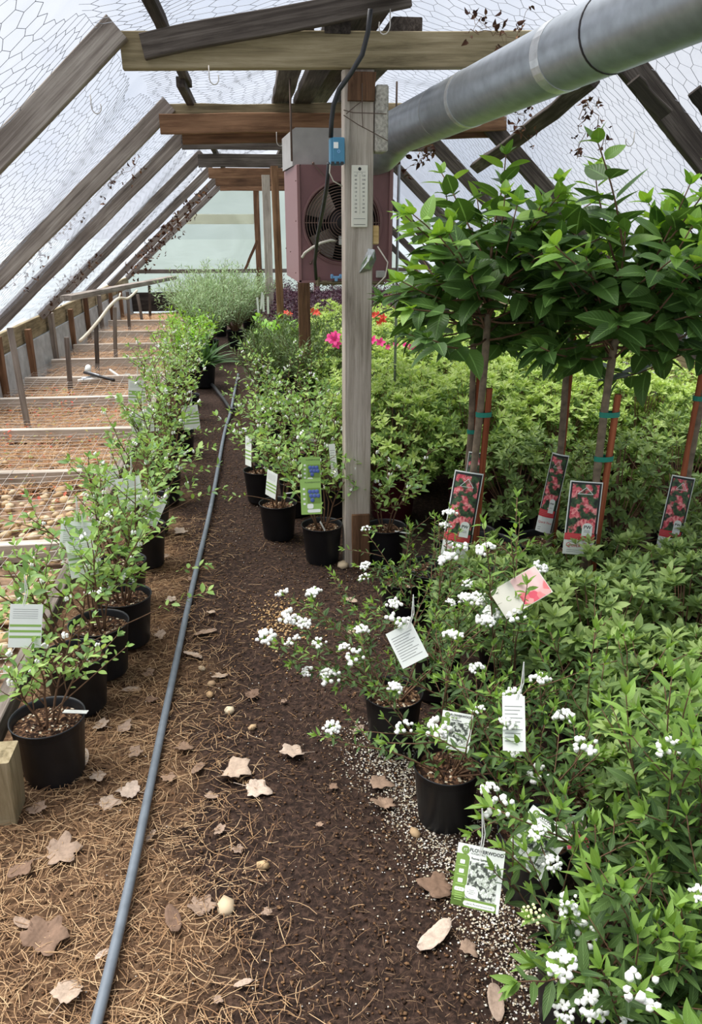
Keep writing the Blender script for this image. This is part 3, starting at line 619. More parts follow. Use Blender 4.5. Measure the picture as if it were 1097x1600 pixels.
mb = MB(); mb.tube([Vector((p.x, p.y-hy, p.z)) for p in (atY(590, 385, 4.2), atY(606, 410, 4.18), atY(602, 432, 4.16), atY(585, 450, 4.18))], .0035, 6); mb.build('thin_lead', M['conduit'], ht, True)
# hanger rods
for k, (x, ztop, lab) in enumerate(((456, 120, 'thin steel rod hanging the heater from the roof board'), (618, 110, 'thin steel rod hanging the heater beside the block'))):
    a = atY(x, 252, hy+.05); mb = MB(); mb.tube([a, Vector((a.x, a.y, 2.2))], .005, 8); o = mb.build('hanger_rod', M['rust_wire'], None, True); tag(o, lab, 'rod')
a = atY(614, 540, 4.6); b = atY(622, 330, 4.6); mb = MB(); mb.tube([Vector((b.x, 4.6, 0.0)), b, Vector((b.x+.004, 4.6, 2.1))], .008, 8); o = mb.build('steel_rod', M['galv'], None, True); tag(o, 'thin upright steel rod to the right of the heater', 'rod')

# flue pipe
fp = empty('flue_pipe', (0, 0, 0)); tag(fp, 'thick galvanised flue pipe slanting up out of the heater', 'pipe')
a = atY(628, 203, 3.95); b = atY(962, 48, 2.25); d = (b-a); e = a + d*1.55; rr = .098
a0 = a - d.normalized()*.02
jn = [0, .16, .40, .405, .62, .625, .80, .805, 1.0]
mb = MB(); pts = [a0+(e-a0)*s for s in np.linspace(0, 1, 30)]; mb.tube(pts, rr, 32, cap=False); mb.tube(pts, rr-.004, 32, cap=False); mb.build('pipe_shell', M['galv'], fp, True)
def band(s, w, r, mt, name):
    mb = MB(); p = a0+(e-a0)*s; dd = (e-a0).normalized(); mb.tube([p-dd*w/2, p-dd*w/2, p+dd*w/2, p+dd*w/2], [rr, r, r, rr], 32, cap=False); mb.build(name, mt, fp)
def frac_of(px): 
    lo, hi = 0, 1
    for _ in range(40):
        m = (lo+hi)/2; v = a0+(e-a0)*m-Vector((0, 0, H)); x = CX+F*v.dot(RIGHT)/v.dot(FWD)
        if x < px: lo = m
        else: hi = m
    return lo
band(frac_of(735), .028, rr+.0015, M['tape'], 'foil_tape'); band(frac_of(882), .05, rr+.0015, M['tape'], 'foil_tape'); band(frac_of(958), .006, rr+.002, M['heater_dark'], 'pipe_seam'); band(frac_of(690), .003, rr+.001, M['grey_cap'], 'pipe_seam')
mb = MB(); dd = -(e-a0).normalized(); c = a0; pts = [c, c+dd*.05, c+dd*.10+Vector((-.01, .03, -.03)), c+dd*.12+Vector((-.04, .10, -.07)), Vector((cx+.05, hy+.35, zt+.02))]
mb.tube(pts, [rr, rr, rr*.99, rr*.98, rr*.95], 24, cap=False); mb.build('elbow', M['galv'], fp, True)

# block wired to the post
mb = MB(); n = 8; c0 = atY(593, 188, 3.50); 
hb = .182; mb.box((0, 0, 0), (.052, .12, hb*1.32)); o = mb.build('masonry_block', M['cinder'], None, bevel=.006); o.location = (.505+.026+.004, 3.50, c0.z); tag(o, 'pale porous masonry block wired against the post', 'block')
bw = empty('tie_wire', (0, 0, 0)); tag(bw, 'thin dark tie wire holding the block to the post', 'wire')
for pts in ([(537, 172), (552, 176), (583, 177), (604, 178)], [(537, 180), (560, 195), (583, 207), (606, 220)], [(541, 178), (556, 165), (566, 158)], [(566, 130), (566, 150), (566, 176), (567, 200)]):
    mb = MB(); mb.tube([atY(x, y, 3.43) for x, y in pts], .0018, 5); mb.build('wire_strand', M['rust_wire'], bw)

# blue thermostat box with cable
bx = empty('control_box', (0, 3.40, 0)); tag(bx, 'blue control box wired to the left of the post', 'control box')
a = atY(513, 214, 3.40); b = atY(539, 257, 3.40); c = (a+b)/2; w_, h_ = b.x-a.x, a.z-b.z
mb = MB(); mb.box((c.x+.003, .035, c.z), (w_*.86, .07, h_)); mb.build('case', M['blue_box'], bx, bevel=.004)
mb = MB(); mb.box((c.x+.008, -.002, c.z), (w_*.72, .006, h_*.96)); mb.build('cover', M['blue_box'], bx, bevel=.002)
mb = MB(); mb.box((c.x-w_*.05, -.006, c.z+h_*.2), (.018, .003, .022)); mb.build('sticker', M['white'], bx)
for k in (-.25, .05, .32): mb = MB(); mb.box((c.x+k*w_, -.004, c.z-h_*.46), (.012, .008, .012)); mb.build('terminal_slot', M['black_rubber'], bx)
mb = MB(); mb.lathe([(.003, -.002), (.006, -.002), (.006, 0), (.003, 0)], 14); o = mb.build('screw_ring', M['blue_light'], bx); o.location = (c.x+w_*.12, -.006, c.z-h_*.02); o.rotation_euler = (PI/2, 0, 0)
cb = [(579, 14, 3.27), (575, 50, 3.3), (566, 85, 3.32), (548, 115, 3.33), (530, 140, 3.36), (521, 165, 3.38), (518, 190, 3.40), (517, 215, 3.41)]
mb = MB(); mb.tube([atY(*q) for q in cb], .0095, 10); o = mb.build('power_cable', M['black_rubber'], None, True); tag(o, 'thick black cable curving from the ridge to the blue box', 'cable')
cb = [(514, 255, 3.43), (511, 290, 3.5), (504, 330, 3.7), (496, 370, 3.9), (492, 410, 4.1), (494, 436, 4.2)]
mb = MB(); mb.tube([atY(*q) for q in cb], .0085, 10); o = mb.build('power_cable', M['black_rubber'], None, True); tag(o, 'dark cable hanging from the blue box past the fan grille', 'cable')
cb = [(516, 257, 3.42), (515, 270, 3.43), (521, 283, 3.44), (535, 291, 3.45)]
mb = MB(); mb.tube([atY(*q) for q in cb], .0025, 6); o = mb.build('sensor_lead', M['conduit'], None, True); tag(o, 'thin pale sensor wire looping under the blue box', 'wire')

# thermometer
a = atY(549, 258, 3.455); b = atY(574, 355, 3.455); c = (a+b)/2; tw, th_ = b.x-a.x, a.z-b.z
tm = empty('thermometer', (c.x, 3.452, c.z)); tm.rotation_euler = (PI/2, 0, 0); tag(tm, 'long cream wall thermometer with printed scales on the post', 'thermometer')
mb = MB(); mb.box((0, 0, 0), (tw, th_, .008)); mb.build('backplate', M['cream'], tm, bevel=.002)
mb = MB(); mb.lathe([(0, 0), (.0065, 0), (.0065, .0008), (0, .0008)], 16, c=(0, th_*.44, .0042)); mb.build('hanging_hole', M['ink'], tm)
mb = MB(); mb.tube([(0, th_*.36, .005), (0, -th_*.28, .005)], .0013, 6); mb.build('glass_tube', M['conduit'], tm)
for yy, hh in ((.39, .0007), (-.36, .0012), (-.455, .0018)): mb = MB(); mb.box((0, th_*yy, .0045), (tw*.72, hh, .0006)); mb.build('rule_line', M['ink'], tm)
for i, (s1, s2) in enumerate(zip(('50', '40', '30', '20', '10', '0', '10', '20', '30', '40'), ('120', '100', '80', '60', '40', '20', '0', '20', '40', '60'))):
    y = th_*(.33-.0645*i); text('lettering', s1, .0105, M['ink'], tm, (-tw*.24, y, .0046)); text('lettering', s2, .0105, M['ink'], tm, (tw*.24, y, .0046))
text('lettering', 'C', .008, M['ink'], tm, (-tw*.15, th_*.365, .0046)); text('lettering', 'F', .008, M['ink'], tm, (tw*.15, th_*.365, .0046))

# foil patch, wood scrap on the post
mb = MB(); r = random.Random(4); P = [(575, 388), (586, 390), (588, 405), (580, 422), (561, 427), (565, 412)]; vs = [atY(x, y, 3.456-.004*(i % 2)) for i, (x, y) in enumerate(P)]; cc = sum(vs, Vector())/6+Vector((0, -.012, 0))
vs2 = [cc]; fs = []
vs2 += vs; 
mid = [(vs[i]*.5+cc*.5)+Vector((r.uniform(-.006, .006), r.uniform(-.008, .006), r.uniform(-.006, .006))) for i in range(6)]; vs2 += mid
for i in range(6): j = (i+1) % 6; fs += [(1+i, 1+j, 7+j), (1+i, 7+j, 7+i), (7+i, 7+j, 0)]
back = [v+Vector((0, .003, 0)) for v in vs]; vs2 += back
for i in range(6): fs += [(1+i, 13+i, 13+(i+1) % 6, 1+(i+1) % 6)]
mb.add(vs2, fs); o = mb.build('foil_scrap', M['foil']); tag(o, 'crumpled silver foil scrap stuck to the post', 'foil')
a = atY(591, 367, 3.52); mb = MB(); mb.box((0, 0, 0), (.028, .045, .075)); o = mb.build('wood_scrap', M['wood_pale'], None, bevel=.004); o.location = (.506+.014, 3.5, a.z); tag(o, 'small pale wooden block fixed to the side of the post', 'block')

# ================================================================== GROUND THINGS
cb = [(128, 1660), (150, 1600), (205, 1370), (255, 1130), (300, 920), (330, 790), (350, 680), (360, 645), (366, 615), (372, 585)]
P = [atZ(x, y, .012) for x, y in cb]
from mathutils import geometry
def spline(P, per=6):
    out = []
    for i in range(len(P)-1):
        p0 = P[max(i-1, 0)]; p1 = P[i]; p2 = P[i+1]; p3 = P[min(i+2, len(P)-1)]
        for k in range(per):
            t = k/per; out.append(.5*((2*p1)+(p2-p0)*t+(2*p0-5*p1+4*p2-p3)*t*t+(3*p1-p0-3*p2+p3)*t**3))
    return out+[P[-1]]
mb = MB(); mb.tube(spline(P), .0125, 12); o = mb.build('garden_hose', M['hose'], None, True); tag(o, 'long grey water hose lying straight down the path', 'hose')
cb = [(312, 590), (330, 600), (348, 622), (362, 640), (374, 632)]; P = [atZ(x, y, .03) for x, y in cb]
mb = MB(); mb.tube(spline(P), .016, 8); o = mb.build('feed_pipe', M['black_rubber'], None, True); tag(o, 'black feed pipe joining the hose far down the path', 'pipe')

# ================================================================== WIRE COVERED BED
bed = empty('planting_bed', (-1.5, 2, 0)); tag(bed, 'long timber framed bed covered with loose wire mesh beside the wall', 'raised bed')
BX0, BX1 = XL+.09, -.80
def bedpart(name, a, b, w, t, mt, up=(0, 0, 1)): return plank(name, a, b, w, t, M[mt], bed, up=up, seg=6, warp=.004)
bedpart('side_rail', (-.80, 1.95, .16), (-.86, 6.0, .13), .05, .07, 'wood_grey'); bedpart('side_rail', (-.86, 6.01, .12), (-.9, 14.5, .10), .05, .07, 'wood_grey')
bedpart('corner_post', (-.765, 1.90, -.02), (-.765, 1.90, .2), .13, .10, 'wood_tan', up=(0, 1, 0)); bedpart('end_board', (-.82, 1.93, .13), (BX0, 1.93, .13), .12, .04, 'wood_tan', up=(0, 1, 0))
YS = [3.55, 4.7, 5.75, 6.9, 7.9, 9.0, 10.1, 11.3, 12.6]
for k, y in enumerate(YS): bedpart('cross_slat', (BX0, y+.05*math.sin(k), .12), (-.885, y, .12), .06, .09, 'wood_post')
# bed floor
gx = np.linspace(BX0, -.9, 30); gy = np.linspace(2.0, 14.6, 120); GX, GY = np.meshgrid(gx, gy, indexing='ij'); GZ = .045+ground_noise(GX*1.3, GY*1.1)
Vb = np.stack([GX-bed.location.x, GY-bed.location.y, GZ], -1).reshape(-1, 3); ii = np.arange(29)[:, None]*120+np.arange(119)[None]
link('bed_ground', np_mesh('bed_ground', Vb, np.stack([ii, ii+120, ii+121, ii+1], -1).reshape(-1, 4), M['bedsoil']), bed)
def ribbons(n, sampler, lmin, lmax, wd, mat, name, parent, seed, bend=.35, zup=.15):
    r = np.random.default_rng(seed); P = sampler(r, n); n = len(P); az = r.uniform(0, 2*PI, n); ln_ = r.uniform(lmin, lmax, n)
    D = np.stack([np.cos(az), np.sin(az), r.normal(0, zup, n)], -1); S = np.stack([-np.sin(az), np.cos(az), np.zeros(n)], -1); U = np.tile(np.array((0, 0, 1.0)), (n, 1))
    bd = r.normal(0, bend, n); K = 4; V = []
    for k in range(K):
        t = k/(K-1)-.5; c = P + D*(ln_*t)[:, None] + S*(bd*ln_*(t*t-.08))[:, None]
        w = wd*(1-.5*abs(t))
        V += [c-S*w, c+U*w*.9, c+S*w]
    V = np.stack(V, 1); Q = []
    for k in range(K-1): a = k*3; Q += [(a, a+1, a+4, a+3), (a+1, a+2, a+5, a+4)]
    Q = np.array(Q); Fq = (Q[None]+(np.arange(n)*3*K)[:, None, None]).reshape(-1, 4)
    V = V.reshape(-1, 3); V[:, 2] = np.maximum(V[:, 2], -.01)
    o = link(name, np_mesh(name, V, Fq, mat, smooth=False), parent); o['kind'] = 'stuff'; return o
bl = np.array(bed.location)
def s_bed(r, n):
    x = r.uniform(BX0, -.9, n); y = 4.6+9.6*r.uniform(0, 1, n)**1.5; return np.stack([x, y, .06+ground_noise(x*1.3, y*1.1)+r.uniform(0, .05, n)], -1)-bl
ribbons(9000, s_bed, .05, .16, .0022, M['straw'], 'straw_litter', bed, 5, zup=.35)
# wire mesh lying over the slats
mb = MB(); r = random.Random(12)
def wz(x, y): return .155+.018*math.sin(2.2*y+1.5*x)+.012*math.sin(5*x+y)
for y in np.arange(2.05, 12.5, .10):
    xs = np.linspace(BX0+.02, -.84, 9); mb.tube([(x-bl[0], y+.06*math.sin(3*x+y)-bl[1], wz(x, y)) for x in xs], .0013, 3, cap=False)
for x in np.arange(BX0+.03, -.84, .10):
    ys = np.arange(2.05, 12.5, .22); mb.tube([(x+.04*math.sin(2*y)-bl[0], y-bl[1], wz(x, y)+.002) for y in ys], .0013, 3, cap=False)
o = mb.build('wire_mesh', M['light_wire'], bed); o['kind'] = 'stuff'
# pebbles
def pebble_mesh(seed):
    r = np.random.default_rng(seed); bm = bmesh.new(); bmesh.ops.create_icosphere(bm, subdivisions=1, radius=1.0)
    s = (1, r.uniform(.65, .9), r.uniform(.45, .6))
    for v in bm.verts: v.co = Vector((v.co.x*s[0], v.co.y*s[1], v.co.z*s[2]))*r.uniform(.88, 1.08)
    me = bpy.data.meshes.new('pebble'); bm.to_mesh(me); bm.free(); me.polygons.foreach_set('use_smooth', [True]*len(me.polygons)); me.materials.append(M['pebble']); return me
PEB = [pebble_mesh(i) for i in range(5)]
r = np.random.default_rng(77)
for k in range(300):
    y = 2.5+3.0*r.uniform()**.9; x = -.92-max(.12, .37*y-.9)*r.uniform(); s = r.uniform(.018, .044)
    o = link('pebble', PEB[k % 5], bed); o.location = (x-bl[0], y-bl[1], .065+s*.35); o.scale = (s, s, s); o.rotation_euler = (r.uniform(-.3, .3), r.uniform(-.3, .3), r.uniform(0, 6))
# weeds
lv = Leaves(); r = np.random.default_rng(9)
for k in range(120):
    x = r.uniform(BX0+.2, -.95); y = r.uniform(3.4, 7.5)
    for j in range(5):
        az = r.uniform(0, 2*PI); d = Vector((math.cos(az), math.sin(az), r.uniform(.2, .9))); lv.add((x-bl[0]+r.normal(0, .02), y-bl[1]+r.normal(0, .02), r.uniform(.07, .17)), d, UPV, r.uniform(.02, .045))
emit_merged('weed_leaves', lv, leaf_template(1, .5, 2), [M['weed']], bed)

# stakes standing in the bed
stk = [((15, 512), (45, 672), 'grey leaning stake nearest the camera in the wire bed'), ((104, 527), (111, 614), 'square topped stake standing in the wire bed below the wall posts'), ((150, 505), (152, 582), 'stake in the straw behind the white plastic pipes'), ((179, 480), (181, 561), 'slim stake under the long loose board'), ((199, 456), (203, 520), 'slim stake beside the peeled branch fork'), ((215, 460), (223, 510), 'leaning stake under the far half of the loose board'), ((233, 446), (235, 497), 'straight stake under the far end of the loose board'), ((248, 444), (250, 478), 'short dark stake before the end wall'), ((260, 441), (262, 465), 'tiny far stake before the end wall'), ((267, 440), (271, 462), 'last leaning stake before the end wall')]
for k, (t, b, lab) in enumerate(stk):
    B = atZ(b[0], b[1], .05); T = atY(t[0], t[1], B.y); B2 = B.lerp(T, -.12)
    o = plank('wooden_stake', B2, T, .042, .03, M['wood_grey' if k in (0, 1, 3, 4, 5) else 'wood_dark'], None, up=(0, 1, 0), seg=3); tag(o, lab, 'stake', 'stakes in the wire bed')
a = atY(103, 466, 8.0); b = atY(270, 434, 12.4); o = plank('loose_board', a, b, .11, .05, M['wood_grey'], None, up=(0, 0, 1), seg=6); tag(o, 'long grey loose board resting across the bed stakes', 'board')
P = [atY(*q) for q in ((125, 533, 7.9), (138, 520, 8.0), (155, 500, 8.15), (172, 478, 8.3), (186, 466, 8.45), (200, 466, 8.6), (214, 454, 8.8))]
mb = MB(); mb.tube(spline(P, 4), [.016, .0155]+[.015]*(6*4-9)+[.012]*8, 8); mb.tube([P[4], atY(188, 458, 8.5)], .008, 6); o = mb.build('peeled_branch', M['driftwood'], None, True); tag(o, 'pale peeled forked branch leaning against the loose board', 'branch')
def tubes(name, specs, label, cat):
    e = empty(name, specs[0][1][0]); tag(e, label, cat)
    for (pn, pts, rad, mt) in specs:
        mb = MB(); mb.tube([Vector(p)-Vector(e.location) for p in pts], rad, 10); mb.build(pn, M[mt], e, True)
tubes('plastic_pipe', [('pipe_tube', [atZ(122, 595, .15), atZ(203, 586, .15)], .014, 'white'), ('pipe_cap', [atZ(128, 594, .15), atZ(142, 592, .15)], .026, 'galv'), ('pipe_branch', [atZ(172, 578, .16), atZ(186, 588, .16)], .012, 'white')], 'white plastic pipe with grey coupling lying on the wire bed', 'pipe')
tubes('sprinkler_arm', [('arm_tube', [atZ(132, 582, .19), atZ(178, 594, .19)], .014, 'black_rubber'), ('arm_sleeve', [atZ(138, 583, .19), atZ(156, 588, .19)], .017, 'galv'), ('head_cap', [atZ(137, 579, .2), atZ(138, 574, .2)], .03, 'white')], 'black sprinkler arm with pale cap on the wire bed', 'sprinkler')

# ================================================================== GROUND LITTER
def s_litter(r, n):
    x = r.uniform(-.82, .45, n*3); y = .9+3.4*r.uniform(0, 1, n*3)**1.6
    keep = (x + .09*y + .15 + r.normal(0, .14, n*3) < .14); x, y = x[keep][:n], y[keep][:n]
    return np.stack([x, y, ground_noise(x, y)-.008+r.uniform(0, .014, len(x))], -1)
o = ribbons(9000, s_litter, .015, .085, .0009, M['needle'], 'pine_needles', None, 21, zup=.10); tag(o, 'brown fallen pine needles covering the ground beside the hose', 'pine needles', kind='stuff')
def s_path(r, n):
    x = r.uniform(-.5, .75, n); y = .9+6*r.uniform(0, 1, n)**1.7; return np.stack([x, y, ground_noise(x, y)-.008+r.uniform(0, .006, n)], -1)
o = ribbons(20000, s_path, .006, .030, .0007, M['straw_dark'], 'straw_bits', None, 22, zup=.06, bend=.15); tag(o, 'short straw bits scattered over the dark path', 'straw', kind='stuff')
def crumbs(n, sampler, smin, smax, mat, name, seed, flat=.6):
    r = np.random.default_rng(seed); P = sampler(r, n); n = len(P); T = np.array([(1, 0, 0), (-1, 0, 0), (0, 1, 0), (0, -1, 0), (0, 0, 1), (0, 0, -1)], float)
    Fq = np.array([(0, 2, 4), (2, 1, 4), (1, 3, 4), (3, 0, 4), (2, 0, 5), (1, 2, 5), (3, 1, 5), (0, 3, 5)])
    S = r.uniform(smin, smax, n)[:, None, None]*r.uniform(.5, 1.2, (n, 6, 1)); az = r.uniform(0, PI, n); c, s = np.cos(az), np.sin(az)
    V = np.tile(T, (n, 1, 1))*S; X = V[..., 0]*c[:, None]-V[..., 1]*s[:, None]; Y = V[..., 0]*s[:, None]+V[..., 1]*c[:, None]; V = np.stack([X, Y, V[..., 2]*flat], -1)+P[:, None]
    o = link(name, np_mesh(name, V.reshape(-1, 3), (Fq[None]+(np.arange(n)*6)[:, None, None]).reshape(-1, 3), mat, smooth=False)); o['kind'] = 'stuff'; return o
def s_perl(r, n):
    t = r.uniform(0, 1, n); x = .28+.28*t+r.normal(0, .07, n)+.05; y = 2.15-1.15*t+r.normal(0, .08, n); x = np.where(y < 1.25, x+.02, x)
    return np.stack([x, y, ground_noise(x, y)-.009], -1)
o = crumbs(6500, s_perl, .0012, .0050, M['potting_perlite'], 'perlite_crumbs', 31); tag(o, 'white perlite crumbs spilled around the spirea pots', 'perlite', kind='stuff')
def s_perl2(r, n):
    x = .06+r.normal(0, .10, n)*r.uniform(.2, 1, n); y = 2.98+r.normal(0, .13, n); return np.stack([x, y, ground_noise(x, y)-.009], -1)
o = crumbs(420, s_perl2, .003, .008, islandmat('tan grit', [hexc(206, 168, 116), hexc(178, 136, 92), hexc(222, 196, 150)]), 'spilled_grit', 32); tag(o, 'small patch of tan grit spilled on the path', 'grit', kind='stuff')
def s_chip(r, n):
    x = r.uniform(-.75, .7, n); y = .9+6*r.uniform(0, 1, n)**1.5; return np.stack([x, y, ground_noise(x, y)-.009], -1)
o = crumbs(14000, s_chip, .002, .007, M['chip'], 'bark_crumbs', 33, .5); tag(o, 'dark bark crumbs and soil clods on the path', 'bark crumbs', kind='stuff')
def s_white(r, n):
    x = r.uniform(-.45, .6, n); y = 1+4*r.uniform(0, 1, n)**1.4; return np.stack([x, y, ground_noise(x, y)-.008], -1)
o = crumbs(900, s_white, .0012, .0035, M['potting_perlite'], 'perlite_specks', 34); tag(o, 'tiny pale perlite specks sprinkled along the path', 'perlite', kind='stuff')

# fallen leaves and loose stones
def dead_leaf_mesh(seed, kind):
    r = np.random.default_rng(seed); n = 30; vs = [(0, 0, .0)]; cu = r.uniform(.25, .6); ph = r.uniform(0, 6); tw = r.uniform(-.5, .5)
    def lift(x, y): return cu*(abs(x)**1.4)*.7 + tw*x*y*.6 + .22*y*y*math.cos(ph) + .05*math.sin(7*x+ph)
    def rad_(i):
        q = 2*PI*i/n
        if kind == 'maple':
            k = (q-PI/2+PI) % (2*PI)-PI; lob = max(math.exp(-((k-a)/.3)**2)*h for a, h in ((0, 1.0), (1.0, .85), (-1.0, .85), (2.0, .55), (-2.0, .55))); return (.58 if abs(k) < 2.6 else .42)+.36*lob+r.uniform(-.09, .07)
        if kind == 'oval': return 1/math.sqrt((math.cos(q)/.40)**2+math.sin(q)**2)*(1+r.uniform(-.04, .04))
        k = abs((q-PI/2+PI) % (2*PI)-PI); return .50+.5*math.exp(-(k/.35)**2)+.12*math.cos(q)**2+r.uniform(-.10, .08)
    ring = []
    for i in range(n): q = 2*PI*i/n; rd = rad_(i); ring.append((rd*math.cos(q), rd*math.sin(q)))
    for f in (1, .66, .33): vs += [(x*f, y*f, lift(x*f, y*f)+(r.uniform(-.05, .09) if f == 1 else r.uniform(-.02, .03))) for x, y in ring]
    m = min(v[2] for v in vs); vs = [(x, y, z-m) for x, y, z in vs]
    fs = [(1+k*n+i, 1+k*n+(i+1) % n, 1+(k+1)*n+(i+1) % n, 1+(k+1)*n+i) for k in range(2) for i in range(n)]+[(0, 1+2*n+i, 1+2*n+(i+1) % n) for i in range(n)]
    b = len(vs); vs += [(v[0], v[1], v[2]-.015) for v in vs]; fs += [tuple(b+i for i in f[::-1]) for f in fs]+[(1+(i+1) % n, 1+i, b+1+i, b+1+(i+1) % n) for i in range(n)]
    k = len(vs); vs += [(-.02, 0, .02), (.02, 0, .02), (.015, -1.25, .06), (-.015, -1.25, .06)]; fs += [(k, k+1, k+2, k+3)]
    me = bpy.data.meshes.new('fallen_leaf'); me.from_pydata(vs, [], fs); me.materials.append(M['fallen']); me.polygons.foreach_set('use_smooth', [True]*len(me.polygons)); return me
DL = {k: [dead_leaf_mesh(i*7+j, k) for i in range(3)] for j, k in enumerate(('maple', 'oval', 'round'))}
def gz(x, y): return float(ground_noise(np.array(x), np.array(y)))-.012
FL = [(92, 1328, 34, 'maple', 'pale lobed dead leaf on the pine straw near the bed corner'), (68, 1468, 40, 'maple', 'large brown lobed dead leaf low on the pine straw'), (105, 1555, 32, 'round', 'crumpled brown dead leaf at the bottom of the pine straw'), (316, 1412, 26, 'maple', 'pale pinkish lobed leaf beside the tan stone'), (270, 1435, 26, 'oval', 'narrow brown dead leaf beside the pale pinkish one'),
      (205, 1235, 24, 'round', 'curled two toned dead leaf beside the hose'), (168, 1252, 22, 'round', 'grey crumpled leaf under the nearest black pot'), (35, 1440, 18, 'oval', 'small pale dead leaf at the left edge of the straw'), (32, 1358, 22, 'maple', 'torn grey leaf just below the bed corner'), (685, 1390, 34, 'round', 'dark brown dead leaf beside the hanging flower tag'),
      (460, 1172, 28, 'maple', 'tan upright dead leaf in the middle of the path'), (365, 1205, 34, 'maple', 'broad brown dead leaf right of the hose'), (400, 1232, 28, 'round', 'dark ragged dead leaf on the path'), (290, 1168, 20, 'round', 'pale ribbed dead leaf leaning by the hose'), (395, 1080, 18, 'round', 'small rounded grey leaf on the bare soil'),
      (730, 1482, 20, 'round', 'reddish brown dead leaf at the foot of the spirea pots'), (680, 1465, 32, 'oval', 'long olive dry leaf at the spirea pots'), (775, 1566, 26, 'oval', 'yellow green fallen leaf at the bottom edge'), (592, 1222, 26, 'round', 'torn dead leaf on the spilled perlite'), (600, 1258, 24, 'maple', 'grey broken leaf below the perlite spill')]
OTH = [(130, 1190, 26), (152, 1215, 24), (345, 1292, 16), (320, 990, 24), (345, 1050, 22), (280, 832, 20), (205, 1075, 18), (195, 1138, 24), (370, 1320, 14), (235, 1298, 14), (418, 1418, 14), (160, 1135, 20), (300, 1020, 22), (250, 990, 18), (262, 1215, 18), (310, 1200, 20), (330, 1240, 20), (500, 1290, 10), (548, 940, 16), (300, 905, 14), (445, 1090, 10), (255, 870, 14), (330, 960, 14), (270, 940, 16), (560, 1135, 16), (520, 1225, 14), (60, 1270, 22), (160, 1490, 14), (235, 1090, 16), (210, 1180, 20), (380, 1540, 16), (340, 1565, 12), (230, 1045, 16)]
r = random.Random(5)
for k, q in enumerate(FL + OTH):
    x, y, s = q[:3]; kind = q[3] if len(q) > 3 else ('round', 'maple', 'oval')[k % 3]; P = atZ(x, y, .0); o = link('fallen_leaf', DL[kind][k % 3])
    dist = (P-Vector((0, 0, H))).length; sc = s*dist*(1.0 if len(q) > 4 else .8)/F; o.location = (P.x, P.y, gz(P.x, P.y)+.012); o.scale = (sc, sc, sc*.8); o.rotation_euler = (r.uniform(-.2, .2), r.uniform(-.2, .2), r.uniform(0, 6.28))
    hx = 150+(1600-y)*.215; zone = 'among the pots and bed left of the hose' if x < hx-40 else ('close beside the hose' if x < hx+60 else ('on the dark path below the white blossom' if y > 1080 else 'on the dark path toward the post'))
    tag(o, q[4] if len(q) > 4 else 'small dry %s dead leaf %s' % ({'round': 'ragged', 'maple': 'lobed', 'oval': 'narrow'}[kind], zone), 'leaf', 'fallen leaves on the path')
for k, (x, y, s, lab) in enumerate([(352, 1408, 18, 'oblong tan stone beside the pale pinkish leaf'), (410, 1343, 11, 'small golden pebble on the dark soil'), (327, 1078, 9, 'small rounded tan stone near the hose'), (394, 1130, 9, 'small brown stone in the middle of the path'), (358, 1102, 10, 'pale lumpy stone on the path'), (536, 886, 13, 'tan stone at the foot of the post'), (550, 986, 9, 'tan stone beside the lowest white blossoms'), (648, 1302, 12, 'brown stone beside the spirea pot'), (315, 1037, 8, 'little brown stone below the hose'), (330, 1060, 8, 'little yellow stone below the hose')]):
    P = atZ(x, y, .0); dist = (P-Vector((0, 0, H))).length; sc = s*dist/F; o = link('stone', PEB[k % 5]); o.location = (P.x, P.y, gz(P.x, P.y)+sc*.35); o.scale = (sc, sc, sc); o.rotation_euler = (0, 0, r.uniform(0, 3)); tag(o, lab, 'stone', 'stones on the path')

# ================================================================== PLANT PARTS
def pot(parent, r, h, mat, soil=True, ribs=False):
    mb = MB(); rb = r*.80
    mb.lathe([(0, .004), (rb*.97, .0), (rb, .006), (r*.955, h*.86), (r*.965, h*.865), (r*.97, h*.97), (r*1.0, h*.975), (r*1.015, h*.985), (r*1.015, h), (r*.985, h), (r*.955, h*.97), (r*.93, h*.86), (rb*.9, h*.3), (0, h*.3)], 32)
    mb.build('pot', mat, parent, True)
    if soil:
        rr = r*.925; n = 20; k = 6; vs = [(0, 0, h*.86)]; rnd = random.Random(int(r*1e4+h*1e5+parent.location.x*1e3))
        for i in range(1, k+1):
            for j in range(n): q = 2*PI*j/n; a = rr*i/k; vs.append((a*math.cos(q), a*math.sin(q), h*.85+rnd.uniform(-.005, .007)))
        fs = [(0, 1+j, 1+(j+1) % n) for j in range(n)]+[(1+i*n+j, 1+(i+1)*n+j, 1+(i+1)*n+(j+1) % n, 1+i*n+(j+1) % n) for i in range(k-1) for j in range(n)]
        mb = MB(); mb.add(vs, fs); mb.build('potting_soil', M['potting'], parent)
def stems_obj(name, parent, tubes_, mat, n=5):
    mb = MB()
    for pts, r0, r1 in tubes_:
        k = len(pts); mb.tube(pts, [r0+(r1-r0)*i/(k-1) for i in range(k)], n)
    return mb.build(name, mat, parent, True)
